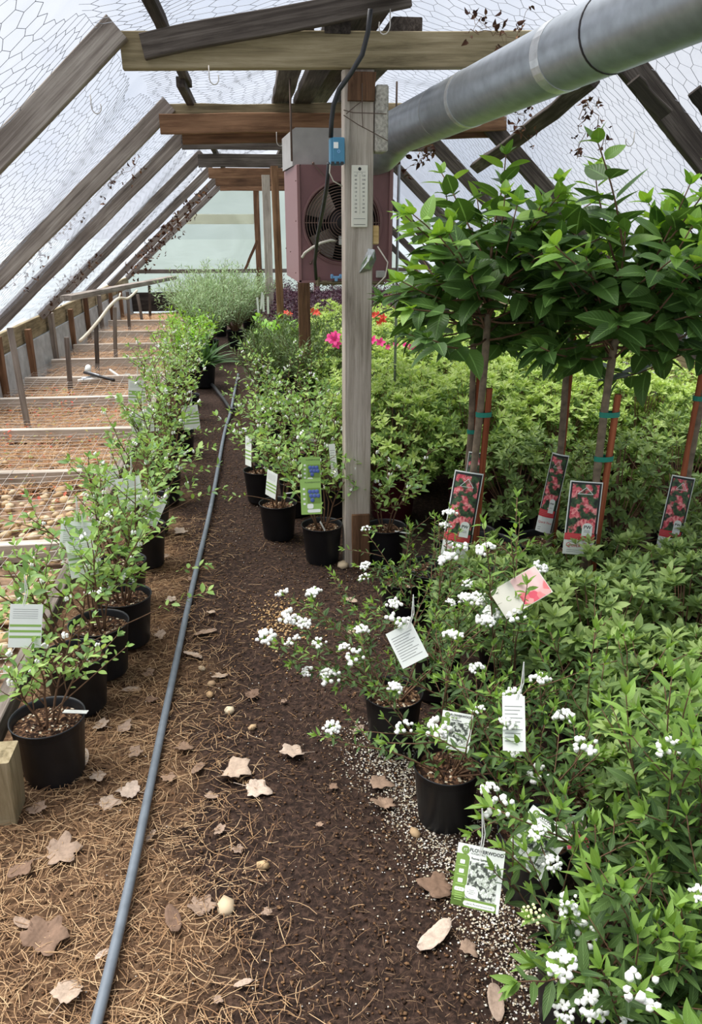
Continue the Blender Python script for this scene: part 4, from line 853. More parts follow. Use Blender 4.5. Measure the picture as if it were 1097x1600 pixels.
def floret_mesh(kind):
    r = np.random.default_rng(2); mb = MB()
    if kind.startswith('spirea'):
        nf = {'spirea': 20, 'spirea2': 13, 'spirea3': 26}[kind]; r = np.random.default_rng(nf); off = {'spirea': 0, 'spirea2': .3, 'spirea3': .15}[kind]
        for k in range(nf):
            a = math.sqrt(k/nf)*1.0; q = k*2.39996; c = Vector((a*math.cos(q), a*math.sin(q), .42*(1-a*a)))+Vector((r.normal(0, .08+off*.4), r.normal(0, .08+off), r.normal(0, .1))); s = r.uniform(.2, .32)
            bm = bmesh.new(); bmesh.ops.create_icosphere(bm, subdivisions=1, radius=s)
            bm.verts.ensure_lookup_table(); vs = [v.co*(1+r.uniform(-.3, .3))+c for v in bm.verts]; fs = [[v.index for v in f.verts] for f in bm.faces]; mb.add(vs, fs); bm.free()
        mats = M['petal_white']
    elif kind == 'bud':
        for k in range(18):
            a = math.sqrt(k/18); q = k*2.39996; c = Vector((a*math.cos(q), a*math.sin(q), .4*(1-a*a))); s = .15
            mb.lathe([(0, -s), (s*.8, -s*.5), (s, 0), (s*.8, s*.5), (0, s)], 7, c=c)
        mats = M['petal_cream']
    elif kind == 'bell':
        for k in range(5):
            c = Vector((r.normal(0, .55), r.normal(0, .55), r.normal(-.1, .35))); mb.lathe([(.0, .55), (.32, .4), (.42, 0), (.3, -.5), (.38, -.62)], 7, c=c)
        mats = M['petal_white']
    elif kind in ('pink', 'coral'):
        for k in range(5):
            q = 2*PI*k/5; vs = []
            for i in range(4):
                s = i/3; w = .34*math.sin(PI*(.12+.8*s)); a = .1+.9*s; z = .45*math.sin(s*1.7)-.1*s
                for x in (-w, 0, w): vs.append((a*math.cos(q)-x*math.sin(q), a*math.sin(q)+x*math.cos(q), z+.1*abs(x)))
            mb.add(vs, [(i*3+j, i*3+j+1, i*3+4+j, i*3+3+j) for i in range(3) for j in range(2)])
        for k in range(4): q = k*1.5; mb.tube([(0, 0, 0), (.2*math.cos(q), .2*math.sin(q), .6)], .02, 3)
        mats = M['petal_'+kind]
    me = bpy.data.meshes.new('flower'); me.from_pydata(mb.v, [], mb.f); me.materials.append(mats); me.polygons.foreach_set('use_smooth', [True]*len(me.polygons)); return me
FLO = {k: floret_mesh(k) for k in ('spirea', 'spirea2', 'spirea3', 'bud', 'bell', 'pink', 'coral')}
def flower(parent, kind, p, nrm, s, name='flower'):
    o = link(name, FLO[kind], parent); n = Vector(nrm).normalized(); q = n.to_track_quat('Z', 'Y'); o.matrix_basis = Matrix.Translation(p) @ q.to_matrix().to_4x4() @ Matrix.Diagonal((s, s, s, 1)); return o

# ---- printed tags (card in local XY, printed face +Z)
def card(parent, name, w, h, mat, th=.0012, curve=0.0):
    mb = MB(); n = 8; vs = []
    for i in range(n+1):
        x = w*(i/n-.5); z = -curve*(2*x/w)**2
        vs += [(x, -h/2, z), (x, h/2, z), (x, h/2, z-th), (x, -h/2, z-th)]
    fs = [(i*4+k, i*4+4+k, i*4+4+(k+1) % 4, i*4+(k+1) % 4) for i in range(n) for k in range(4)]+[(0, 1, 2, 3), (n*4+3, n*4+2, n*4+1, n*4)]
    mb.add(vs, [f[::-1] for f in fs]); return mb.build(name, mat, parent)
def patch(parent, name, x0, x1, y0, y1, mat, z=.0004, rnd=0.0, corners=(1, 1, 1, 1)):
    vs = []
    for (cx_, cy_, a0, c) in ((x1-rnd, y1-rnd, 0, corners[0]), (x0+rnd, y1-rnd, PI/2, corners[1]), (x0+rnd, y0+rnd, PI, corners[2]), (x1-rnd, y0+rnd, 3*PI/2, corners[3])):
        if rnd and c:
            for k in range(6): q = a0+PI/2*k/5; vs.append((cx_+rnd*math.cos(q), cy_+rnd*math.sin(q), z))
        else: q = a0+PI/4; vs.append((cx_+rnd*(1 if math.cos(q) > 0 else -1), cy_+rnd*(1 if math.sin(q) > 0 else -1), z))
    n = len(vs); vs += [(v[0], v[1], z-.0003) for v in vs]; mb = MB(); mb.add(vs, [tuple(range(n)), tuple(range(2*n-1, n-1, -1))]+[(i, n+i, n+(i+1) % n, (i+1) % n) for i in range(n)]); return mb.build(name, mat, parent)
def string(parent, a, b, sag=.01):
    a, b = Vector(a), Vector(b); mb = MB(); m = (a+b)/2+Vector((.004, 0, -sag)); mb.tube([a, m, b], .0013, 5); mb.tube([a+Vector((.004, 0, 0)), m+Vector((.006, .002, .004)), b], .0013, 5); mb.build('tag_string', M['white'], parent)
def tag_root(parent, pos, facing, roll, name='plant_tag'):
    o = bpy.data.objects.new(name, None); COL.objects.link(o); o.empty_display_size = .02; o.parent = parent
    n = Vector(facing).normalized(); up = UPV - n*UPV.dot(n); up.normalize(); x = up.cross(n)
    R3 = Matrix((x, up, n)).transposed().to_4x4(); o.matrix_basis = Matrix.Translation(Vector(pos)-Vector(parent.location)) @ R3 @ Matrix.Rotation(roll, 4, 'Z'); return o
def to_cam(p, tilt=0.0): return (Vector((0, 0, H))-Vector(p)).normalized()+Vector((0, 0, tilt))
def spirea_tag(parent, pos, facing, roll, w=.098):
    h = w*1.22; t = tag_root(parent, pos, facing, roll); g = w
    card(t, 'tag_card', w, h, M['tag_white'], curve=0)
    patch(t, 'green_band', -g*.5, -g*.22, -h*.5, h*.33, M['tag_green'], .0004, g*.08, (1, 0, 0, 0)); patch(t, 'green_band', -g*.5, g*.44, -h*.5, -h*.36, M['tag_green'], .0004)
    patch(t, 'printed_photo', -g*.21, g*.40, -h*.355, h*.24, M['photo_spirea'], .0005, g*.12, (1, 0, 0, 0))
    patch(t, 'white_pill', -g*.24, g*.42, -h*.475, -h*.40, M['tag_white'], .0008, h*.036); patch(t, 'white_badge', -g*.24, g*.04, -h*.35, -h*.16, M['tag_white'], .0008, g*.11, (1, 0, 1, 0))
    for y in (.20, .05, -.10): patch(t, 'white_icon', -g*.41, -g*.31, h*y-g*.04, h*y+g*.04, M['tag_white'], .0008, g*.015); patch(t, 'print_line', -g*.45, -g*.27, h*y-g*.085, h*y-g*.065, M['tag_lime'], .0008)
    patch(t, 'white_pill', -g*.46, -g*.25, -h*.27, -h*.21, M['tag_white'], .0008, h*.025); text('lettering', '+ 6 W', g*.05, M['tag_green'], t, (-g*.355, -h*.24, .0011))
    for k in range(4): patch(t, 'print_line', -g*.44, -g*.28, -h*(.31+.035*k), -h*(.297+.035*k), M['tag_lime'], .0008)
    mb = MB(); mb.lathe([(g*.055, .0), (g*.085, .0), (g*.085, .0004), (g*.055, .0004)], 24); o = mb.build('logo_ring', M['tag_green'], t); o.location = (-g*.33, h*.40, .0005)
    mb = MB(); mb.lathe([(0, .0003), (g*.052, .0003)], 20); o = mb.build('logo_disc', M['tag_green'], t); o.location = (-g*.33, h*.40, .0005); text('logo', 'FT', g*.075, M['tag_white'], t, (-g*.33, h*.40, .0012))
    text('lettering', 'FLOWERWOOD', g*.098, M['ink'], t, (g*.12, h*.415, .0008), bold=.0002); text('lettering', 'NURSERY INC.', g*.05, M['ink'], t, (-g*.05, h*.36, .0008)); text('lettering', 'Reeves Spirea', g*.06, M['ink'], t, (-g*.02, h*.285, .0008), bold=.0001)
    text('lettering', 'plants.flowerwood.com', g*.058, M['ink'], t, (g*.09, -h*.438, .0011)); text('lettering', 'WHITE\nBLOOMS IN\nSPRING', g*.034, M['ink'], t, (-g*.10, -h*.255, .0011))
    return t
def back_tag(parent, pos, facing, roll, w=.09, h=.115):
    t = tag_root(parent, pos, facing, roll); card(t, 'tag_card', w, h, M['tag_white'])
    for k in range(3): patch(t, 'green_stripe', -w*.48, w*.48, h*(-.02-.13*k), h*(.035-.13*k), M['tag_lime'])
    for k in range(5): patch(t, 'print_line', -w*.4, w*.36, h*(.38-.05*k), h*(.386-.05*k), M['ink_grey'])
    return t
def berry_tag(parent, pos, facing, roll, w=.09, h=.13):
    t = tag_root(parent, pos, facing, roll); card(t, 'tag_card', w, h, M['tag_lime'])
    patch(t, 'printed_photo', -w*.18, w*.46, -h*.2, h*.24, M['tag_green'], .0005, w*.05); patch(t, 'white_pill', -w*.2, w*.44, -h*.45, -h*.36, M['tag_white'], .0006, h*.04); patch(t, 'white_badge', -w*.2, w*.1, -h*.34, -h*.2, M['tag_white'], .0009, w*.08)
    for k in range(7):
        mb = MB(); mb.lathe([(0, .0012), (w*.085, .0008), (w*.1, 0)], 14); o = mb.build('printed_berry', M['berry'], t, True); o.location = (w*(-.04+.17*(k % 3)+.05*(k//3)), h*(.14-.12*(k//3)), .0008+.0002*k)
    text('lettering', 'FLOWERWOOD', w*.1, M['ink'], t, (w*.1, h*.4, .0006))
    for k in range(4): patch(t, 'white_icon', -w*.38, -w*.27, h*(.22-.14*k)-w*.05, h*(.22-.14*k)+w*.05, M['tag_white'], .0006, w*.02)
    return t
def info_tag(parent, pos, facing, roll, w=.06, h=.10):
    t = tag_root(parent, pos, facing, roll); card(t, 'tag_card', w, h, M['tag_white'])
    for k in range(10): patch(t, 'print_line', -w*.4, w*(.38-.1*(k % 3)), h*(.30-.07*k), h*(.312-.07*k), M['ink_grey'])
    return t
def name_stick(parent, pos, d, ln_=.07, w=.014):
    a = Vector(pos)-Vector(parent.location); plank_ = MB(); rot = Vector(d).to_track_quat('X', 'Z').to_matrix(); plank_.box((0, 0, 0), (ln_, w, .0015), rot); o = plank_.build('name_stick', M['white'], parent); o.location = a; return o

# ================================================================== BLUEBERRIES
T_BLUE = [leaf_template(1, .48, 4, .2, .12), leaf_template(1, .42, 4, .3, .25), leaf_template(1, .5, 4, .1, -.1)]
def blueberry(base, seed, height, label, nobj=0, canes=5, pr=.10, ph=.19, spread=.32, size=.036, reach=()):
    r = np.random.default_rng(seed); e = empty('potted_blueberry', base); tag(e, label, 'potted plant', 'blueberry plants in black pots')
    pot(e, pr, ph, M['black_plastic']); lv = Leaves(); tb = []; fl = []
    z0 = ph*.85; hh = height-z0
    def leaves_on(pts, t0, t1, step, s0):
        ln_ = sum((pts[i+1]-pts[i]).length for i in range(len(pts)-1)); n = max(2, int(ln_*(t1-t0)/step)); az = r.uniform(0, 6.28)
        for k in range(n):
            t = t0+(t1-t0)*(k+.6)/n; p, tn = along(pts, min(t, .999)); az += 2.4; sd = side_dir(tn, az); sd.z *= .55; d = sd*.9+tn*.4+Vector((0, 0, .1)); nn = UPV*1.0+V3(r, .3)
            lv.add(p, d, nn, s0*r.uniform(.65, 1.2))
        p, tn = along(pts, .999)
        for k in range(3): lv.add(p, tn*.8+side_dir(tn, 2.1*k+az)*.5, UPV+V3(r, .4), s0*r.uniform(.5, .9))
    for c in range(canes):
        az = 2*PI*c/canes+r.uniform(-.5, .5); tilt = r.uniform(.08, spread*1.5); d = Vector((math.cos(az)*tilt, math.sin(az)*tilt, 1))
        pts = grow(r, (.02*math.cos(az), .02*math.sin(az), z0-.01), d, hh*r.uniform(.65, 1.0), 8, .16, .02); tb.append((pts, .0042, .0018)); leaves_on(pts, .45, 1, .02, size)
        for k in range(r.integers(5, 8)):
            t = r.uniform(.3, .95); p, tn = along(pts, t); dd = tn*.7+side_dir(tn, r.uniform(0, 6.28))*.8+Vector((0, 0, .15))
            q = grow(r, p, dd, r.uniform(.07, .2), 5, .2, .03); tb.append((q, .0022, .001)); leaves_on(q, .2, 1, .018, size)
            if r.uniform() < .3: fl.append((q[-2 if r.uniform() < .5 else -1]+V3(r, .008), (r.normal(), r.normal(), 1)))
        fl.append((pts[-2]+V3(r, .01), (0, 0, 1)))
    for (dx, dy, ln_, lift) in reach:
        q = grow(r, (0, 0, z0+.03), (dx, dy, .35+lift), ln_, 8, .10, -.02); tb.append((q, .0028, .001)); leaves_on(q, .6, 1, .016, size*.9)
    stems_obj('stems', e, tb, M['twig'], 5)
    rest = emit_objects(lv, leaf_meshes('blue', T_BLUE, [M['blue_leaf']]), e, nobj) if nobj else np.arange(len(lv.P))
    emit_merged('foliage', lv, T_BLUE[0] if nobj else leaf_template(1, .46, 2, .2, .1), [M['blue_leaf']], e, rest)
    for p, n in fl: flower(e, 'bell', p, n, r.uniform(.0075, .011), 'blossom')
    return e
bl_pos = [(-.645, 2.06, .50, 150, 'half bare blueberry in the nearest black pot by the bed corner'), (-.64, 2.42, .66, 150, 'blueberry second from the bed corner with its white tag hanging over the bed'), (-.60, 2.64, .62, 130, 'blueberry third from the bed corner along the bed'), (-.545, 2.86, .68, 130, 'blueberry fourth from the bed corner with open soil in its pot'), (-.60, 3.2, .74, 110, 'blueberry fifth from the bed corner with two pale tags'), (-.56, 3.62, .76, 100, 'blueberry sixth from the bed corner leaning toward the hose'), (-.58, 4.05, .80, 90, 'blueberry seventh from the bed corner beside the curled white tag'), (-.56, 4.55, .82, 80, 'blueberry eighth from the bed corner with pale print tag'), (-.60, 5.05, .84, 0, 'blueberry ninth from the bed corner full of light leaves'), (-.55, 5.6, .82, 0, 'blueberry tenth from the bed corner'), (-.62, 6.1, .86, 0, 'blueberry eleventh from the bed corner with striped tag beside the path'), (-.58, 6.7, .86, 0, 'blueberry twelfth from the bed corner'), (-.66, 7.3, .85, 0, 'blueberry thirteenth from the bed corner near the far shrubs')]
BL = []
for k, (x, y, h, no_, lab) in enumerate(bl_pos):
    rc = {0: [(1, .25, .30, .3)], 1: [(1, .6, .5, .05)], 3: [(1, .3, .36, .1)], 5: [(1, .35, .42, .05), (1, .0, .3, .3)], 6: [(1, .2, .4, .2)], 8: [(1, 0, .35, .1)]}.get(k, ())
    BL.append(blueberry((x, y, 0), 100+k, h, lab, no_, canes=4 if k == 0 else 6, pr=.106 if k < 4 else .1, ph=.20, reach=rc, spread=.3, size=.041 if k else .034))
def tg(fn, pl, px, py, Y, roll, facing=None, fw=.9, **kw):
    p = atY(px, py, Y*fw); p = Vector(p); p.y = p.y; t = fn(pl, p, facing or to_cam(p), roll, **kw); return t, p
def hung(fn, pl, px, py, Y, roll, facing=None, up=.09, **kw):
    t, p = tg(fn, pl, px, py, Y, roll, facing, **kw); a = p-Vector(pl.location)+Vector((0, 0, kw.get('h', .11)*.5)); string(pl, a, a+Vector((.015, .01, up))); return t
hung(back_tag, BL[1], 40, 978, 2.28, -.16, Vector((.2, -1, .35)), w=.085, h=.12); hung(back_tag, BL[2], 128, 872, 2.85, .05, w=.09, h=.125); hung(info_tag, BL[3], 118, 835, 2.95, -.2, w=.1, h=.09)
hung(back_tag, BL[5], 203, 768, 3.6, .1, w=.1, h=.12); hung(back_tag, BL[6], 236, 797, 3.85, -.5, w=.1, h=.13); hung(back_tag, BL[7], 172, 745, 4.3, .2, w=.08, h=.1); hung(back_tag, BL[9], 214, 612, 5.9, -.1, w=.11, h=.15); hung(info_tag, BL[8], 222, 660, 5.1, .1, w=.13, h=.12); hung(back_tag, BL[10], 298, 652, 5.9, .06, w=.11, h=.16)
name_stick(BL[0], atZ(118, 1112, .2), (1, -.25, .05), .075, .016); name_stick(BL[2], atZ(140, 925, .23), (1, .4, .1), .04, .03)
br_pos = [(.085, 3.90, .72, 90, 'blueberry in the black pot nearest the hose, before the post'), (.285, 3.56, .70, 110, 'blueberry with the blue fruit tag just before the post'), (.585, 3.5, .62, 90, 'sparse blueberry in a pot to the right of the post'), (.0, 4.5, .76, 70, 'blueberry behind the nearest right row pot, with a striped tag'), (.2, 4.25, .78, 60, 'blueberry with the upper blue fruit tag'), (.40, 4.15, .76, 0, 'blueberry tucked behind the left edge of the post'), (.05, 5.1, .80, 0, 'blueberry in the back row along the hose'), (.32, 4.9, .80, 0, 'blueberry in the back row behind the fruit tags'), (.16, 5.7, .80, 0, 'blueberry nearest the dark narrow leaved shrubs')]
BR = []
for k, (x, y, h, no_, lab) in enumerate(br_pos): BR.append(blueberry((x, y, 0), 300+k, h, lab, no_, canes=6 if k != 2 else 4, pr=.098, ph=.19, spread=.34, size=.04, reach={0: [(-1, -.3, .3, 0)], 1: [(1, -.2, .42, .05)], 2: [(-.4, -1, .25, .1)]}.get(k, ())))
tg(berry_tag, BR[1], 486, 776, 3.42, .03, w=.085, h=.145); tg(berry_tag, BR[4], 486, 737, 3.75, .0, w=.085, h=.13); tg(back_tag, BR[0], 424, 757, 3.84, -.08, Vector((-.9, -.6, .1)), w=.08, h=.12); tg(back_tag, BR[3], 388, 705, 4.35, .1, Vector((-1, -.4, .1)), w=.08, h=.15); tg(info_tag, BR[7], 480, 680, 4.7, .1, w=.07, h=.08); tg(info_tag, BR[5], 521, 720, 4.0, .1, w=.03, h=.16)
name_stick(BR[0], atY(455, 770, 3.8), (1, 0, .1), .07, .014); name_stick(BR[1], atY(504, 822, 3.5), (.5, -.3, -1), .05, .012); name_stick(BR[2], atY(630, 832, 3.42), (1, -.2, -.15), .08, .014)

# ================================================================== SPIREAS
T_SP = [leaf_template(1, .30, 4, .2, .15, 'lance'), leaf_template(1, .27, 4, .3, .3, 'lance'), leaf_template(1, .33, 4, .15, -.05, 'lance')]
def spirea(base, seed, label, stems=13, height=.52, pr=.092, ph=.18, size=.042, nobj=280, nfl=12, spread=.8, buds=0, lean=(0, 0), tall=0, potmat='black_plastic'):
    r = np.random.default_rng(seed); e = empty('potted_spirea', base); tag(e, label, 'potted plant', 'spirea plants with white blossom')
    pot(e, pr, ph, M[potmat]); lv = Leaves(); tb = []; spots = []; z0 = ph*.85; hh = height-z0
    def leaves_on(pts, t0, step, s0, young):
        ln_ = sum((pts[i+1]-pts[i]).length for i in range(len(pts)-1)); n = max(3, int(ln_*(1-t0)/step)); az = r.uniform(0, 6.28)
        for k in range(n):
            t = t0+(1-t0)*(k+.5)/n; p, tn = along(pts, min(t, .999)); az += 2.4; sd = side_dir(tn, az); sd.z *= .6; d = sd*.9+tn*.5+Vector((0, 0, .05)); lv.add(p, d, UPV+V3(r, .3), s0*r.uniform(.6, 1.15)*(1.1-.35*t), 1 if t > young else 0)
        p, tn = along(pts, .999)
        for k in range(4): lv.add(p, tn+side_dir(tn, 1.57*k+az)*.38, UPV*.4+side_dir(tn, 1.57*k+az)*-.6, s0*r.uniform(.5, .85), 1)
    for c in range(stems):
        up = c < tall; az = r.uniform(0, 2*PI); tl = r.uniform(.05, .2) if up else r.uniform(.25, spread+.35); d = Vector((math.cos(az)*tl+lean[0], math.sin(az)*tl+lean[1], 1))
        pts = grow(r, (.02*math.cos(az), .02*math.sin(az), z0-.01), d, hh*r.uniform(.95, 1.3)*(1.25 if up else 1), 9, .12, .03 if up else -.035); tb.append((pts, .003, .0012)); leaves_on(pts, .18, .0125, size*(1.2 if up else 1), .72 if up else .88)
        for k in range(3):
            t = r.uniform(.3, .9); p, tn = along(pts, t); q = grow(r, p, tn*.6+side_dir(tn, r.uniform(0, 6.28))*.8+Vector((0, 0, .3)), r.uniform(.06, .15), 4, .15, .02); tb.append((q, .0018, .001)); leaves_on(q, .15, .0125, size*.9, .85)
            spots.append((q[-1]+Vector((0, 0, .006)), (q[-1]-q[-3])+Vector((0, 0, .08))))
        if not up: spots.append((pts[-1]+Vector((0, 0, .01)), Vector((0, 0, 1))+V3(r, .3)))
    stems_obj('stems', e, tb, M['twig'], 4)
    rest = emit_objects(lv, leaf_meshes('sp', T_SP, [M['spirea'], M['spirea_new']]), e, nobj)
    emit_merged('foliage', lv, T_SP[0], [M['spirea'], M['spirea_new']], e, rest)
    # blossom on the outer, upper tips first
    spots.sort(key=lambda s: -(s[0].z*1.0 - .5*(s[0].x) - .5*s[0].y))
    for k, (p, n) in enumerate(spots[:nfl*2:2]): flower(e, 'bud' if k < buds else ('spirea', 'spirea2', 'spirea3')[k % 3], p, n, r.uniform(.015, .028), 'flower_cluster')
    return e
SP = []
SPD = [((.47, 1.74, 0), 'spirea in the pot with the half hidden green flower tag', dict(height=.48, nfl=7, lean=(.05, .1), size=.036)),
       ((.385, 2.10, 0), 'spirea with drooping white blossom in the pot nearest the path', dict(height=.55, nfl=16, lean=(-.14, -.03), size=.036, stems=17)),
       ((.56, 2.92, 0), 'small spirea in the grey rimmed pot by the hydrangea tag', dict(height=.34, nfl=2, stems=8, nobj=120, lean=(-.2, -.1))),
       ((.625, 1.47, 0), 'spirea behind the two green flower tags', dict(height=.48, nfl=5, size=.044, lean=(.2, .15))),
       ((.60, 1.12, 0), 'spirea in the low pot right of the hanging flower tag', dict(height=.38, nfl=7, buds=1, lean=(.15, -.1), size=.05, spread=.6)),
       ((.62, .90, 0), 'leafy spirea in the pot at the bottom edge', dict(height=.40, nfl=3, size=.068, lean=(.2, -.05))),
       ((.84, 1.23, 0), 'tall leafy spirea with long upright shoots', dict(height=.56, nfl=4, size=.06, tall=7, stems=18)),
       ((.58, 2.36, 0), 'spirea dense with white heads behind the leaning white tag', dict(height=.56, nfl=10, size=.036)),
       ((.68, 1.92, 0), 'spirea with long wands beside the pink rose tag', dict(height=.60, nfl=7, tall=4, size=.04)),
       ((.80, .86, 0), 'dark leafy spirea filling the bottom corner', dict(height=.5, nfl=3, size=.07, stems=17)),
       ((.82, 1.58, 0), 'spirea between the flower tags and the front azaleas', dict(height=.52, nfl=6, size=.05))]
for k, (b, lab, kw) in enumerate(SPD): SP.append(spirea(b, 500+k, lab, **kw))
p = atY(747, 1371, 1.22); spirea_tag(SP[3], p, to_cam(p, .1), -.06, .096); a = p-Vector(SP[3].location)+Vector((0, 0, .055)); string(SP[3], a, a+Vector((.005, .02, .10)))
p = atY(838, 1316, 1.28); spirea_tag(SP[3], p, to_cam(p, .2), -.5, .096)
p = atY(712, 1143, 1.62); spirea_tag(SP[0], p, to_cam(p), -.08, .076)
hung(info_tag, SP[1], 636, 1008, 2.0, .5, w=.075, h=.1); hung(info_tag, SP[8], 803, 1130, 1.62, .1, w=.05, h=.12); p = atY(814, 925, 1.95)
t = tag_root(SP[8], p, to_cam(p, .3), .65); card(t, 'tag_card', .15, .09, M['cream']); patch(t, 'printed_photo', -.01, .073, -.043, .043, M['photo_rose'], .0006, .006); text('lettering', 'C', .02, M['tag_lime'], t, (-.04, .0, .0006))
p = atY(900, 1300, 1.36); t = tag_root(SP[3], p, to_cam(p, .1), .3); card(t, 'tag_card', .05, .07, M['tag_white']); patch(t, 'printed_photo', -.024, .024, -.034, .02, M['photo_rose'], .0006)

# ================================================================== AZALEAS
T_AZ = [leaf_template(1, .40, 4, .18, .12), leaf_template(1, .36, 4, .25, .28), leaf_template(1, .44, 4, .1, 0)]
T_AZ2 = leaf_template(1, .36, 3, .2, .15)
def rosette(lv, r, p, ax, n, s0, young):
    ax = Vector(ax).normalized(); az = r.uniform(0, 6.28)
    for k in range(n):
        q = az+2*PI*k/n*1.0+r.normal(0, .2); el = r.uniform(.25, 1.0); sd = side_dir(ax, q); d = ax*math.sin(el)*.9+sd*math.cos(el); lv.add(Vector(p)-ax*r.uniform(0, .012), d, ax-d*.2+V3(r, .12), s0*r.uniform(.7, 1.15), young)
    for k in range(3):
        q = az+2.1*k; sd = side_dir(ax, q); lv.add(p, ax+sd*.35, ax*.3-sd, s0*r.uniform(.45, .65), 1)
def azalea_leaves(seed, rad, zb, zt, nros, s0, lumps=6, per=7, young=.75):
    r = np.random.default_rng(seed); lv = Leaves(); tb = []
    cz = zb+(zt-zb)*.35; lump = [(r.uniform(0, 6.28), r.uniform(.2, 1.3), r.uniform(.75, 1.12)) for _ in range(lumps)]
    for k in range(nros):
        u = r.uniform(-.55, 1); q = r.uniform(0, 2*PI); c = math.sqrt(max(0, 1-u*u)); dirv = Vector((c*math.cos(q), c*math.sin(q), u))
        f = 1.0
        for (a, e_, g) in lump:
            dd = Vector((math.cos(a)*math.cos(e_), math.sin(a)*math.cos(e_), math.sin(e_))).dot(dirv); f += (g-.92)*max(0, dd)**6
        inner = r.uniform() < .25; f *= r.uniform(.55, .85) if inner else r.uniform(.9, 1.06)
        hz = (zt-cz) if u > 0 else (cz-zb); p = Vector((dirv.x*rad*f, dirv.y*rad*f, cz+dirv.z*hz*f)); ax = dirv*.8+Vector((0, 0, .75))+V3(r, .15)
        rosette(lv, r, p, ax, per, s0*r.uniform(.8, 1.15), 1 if (r.uniform() < young*(u+.35) and not inner) else 0)
        if k % 4 == 0: tb.append(([Vector((0, 0, zb*.6)), Vector((p.x*.4, p.y*.4, zb+(p.z-zb)*.35)), p], .004, .0015))
    return lv, tb
AZM = []
for k in range(5):
    lv, tb = azalea_leaves(900+k, .33, .22, .76, 430, .043)
    me = emit_merged('foliage', lv, T_AZ2, [M['azalea'], M['azalea_new_lit']], 'mesh')
    mb = MB(); [mb.tube(p, [a, (a+b)/2, b], 4) for p, a, b in tb]; ms = bpy.data.meshes.new('stems'); ms.from_pydata(mb.v, [], mb.f); ms.materials.append(M['twig']); AZM.append((me, ms))
POTM = {}
def shared_pot(parent, r, h, mt):
    key = (r, h, mt)
    if key not in POTM:
        n0 = set(COL.objects); pot(parent, r, h, M[mt]); POTM[key] = [o.data for o in parent.children if o.name.split('.')[0] in ('pot', 'potting_soil')]; return
    for me in POTM[key]: link(me.name.split('.')[0], me, parent)
def shrub(kind, base, rz, sc, foliage, label, cat, group, potspec):
    e = empty(kind, base, 0); tag(e, label, cat, group); shared_pot(e, *potspec)
    for nm, me in zip(('foliage', 'stems'), foliage):
        if me is None: continue
        o = link(nm, me, e); o.rotation_euler = (0, 0, rz); o.scale = (sc[0], sc[0], sc[1])
        if nm == 'foliage': o['kind'] = 'stuff'
    return e
r = np.random.default_rng(44); AZ = []
rows = [4.15, 4.62, 5.1, 5.6, 6.1, 6.6, 7.1, 7.6, 8.1, 8.6]
rown = ['first', 'second', 'third', 'fourth', 'fifth', 'sixth', 'seventh', 'eighth', 'ninth', 'last']
for i, y in enumerate(rows):
    x = .78+.1*(i % 2) if i else .70
    k = 0
    while x < 2.74:
        first = (k == 0 or x > 2.5) and i < 1
        lab = 'azalea in row %s of the dense block behind the post, %s from the aisle' % (rown[i], rown[k])
        if i == 0: lab = 'azalea at the front of the dense block, %s from the post' % rown[k]
        g = 'azaleas in row %s of the dense block' % rown[i]
        AZ.append(shrub('potted_azalea', (x+r.normal(0, .02), y+r.normal(0, .03), 0), r.uniform(0, 6.28), (r.uniform(.93, 1.08), r.uniform(.92, 1.06)), AZM[int(r.integers(5))], lab, 'shrub', g, (.14, .24, 'maroon_plastic'))); x += .48; k += 1
# flowers on a few
def bloom(px, py, Y, kind, n, s, sp):
    p = atY(px, py, Y); best = min(AZ, key=lambda a: (a.location-p).xy.length); r2 = np.random.default_rng(int(px))
    for k in range(n):
        q = p + Vector((r2.normal(0, sp), r2.normal(0, sp), r2.normal(0, sp*.5))); d = to_cam(q)+V3(r2, .5)+Vector((0, 0, .4)); flower(best, kind, q-best.location, d, s, 'flower')
bloom(521, 528, 5.8, 'pink', 5, .042, .04); bloom(586, 536, 5.7, 'pink', 3, .038, .025); bloom(640, 540, 5.7, 'pink', 2, .03, .02); bloom(610, 540, 5.6, 'pink', 2, .022, .02); bloom(600, 500, 6.8, 'coral', 4, .035, .03); bloom(592, 492, 7.4, 'coral', 2, .035, .03); bloom(498, 492, 8.3, 'coral', 5, .034, .05); bloom(458, 489, 8.6, 'coral', 3, .034, .04)

# front azaleas: leaves one by one
FA = [((.86, 2.42), .48, 'front azalea just behind the rose tag'), ((1.18, 2.48), .50, 'front azalea below the wide hydrangea tag'), ((1.02, 2.05), .52, 'front azalea right of the rose tag'), ((1.34, 2.12), .55, 'front azalea right of centre below the dark gap'), ((1.12, 1.68), .53, 'front azalea with loose pale shoots above the tall spirea'), ((1.42, 1.72), .54, 'front azalea at the picture edge above the spireas'), ((1.62, 2.36), .56, 'front azalea before the tag at the picture edge'), ((1.02, 1.35), .46, 'front azalea hidden low behind the tall spirea'), ((1.95, 2.75), .6, 'azalea past the picture edge tag'), ((1.62, 3.25), .62, 'azalea in the dark gap behind the picture edge tag'), ((2.05, 3.5), .68, 'azalea between the dark gap and the dense block'), ((1.25, 3.62), .62, 'low azalea in the dark gap behind the turned tag')]
for k, ((x, y), zt, lab) in enumerate(FA):
    e = empty('potted_azalea', (x, y, 0)); tag(e, lab, 'shrub', 'front azaleas'); pot(e, .12, .19, M['black_plastic'])
    lv, tb = azalea_leaves(1200+k, .27, .15, zt+.02, 260, .052 if y < 2.2 else .046, per=7, young=.36)
    rest = emit_objects(lv, leaf_meshes('az', T_AZ, [M['azalea_front'], M['azalea_front_new']]), e, 280 if k < 7 else 1)
    emit_merged('foliage', lv, T_AZ2, [M['azalea_front'], M['azalea_front_new']], e, rest); stems_obj('stems', e, tb, M['twig'], 4)

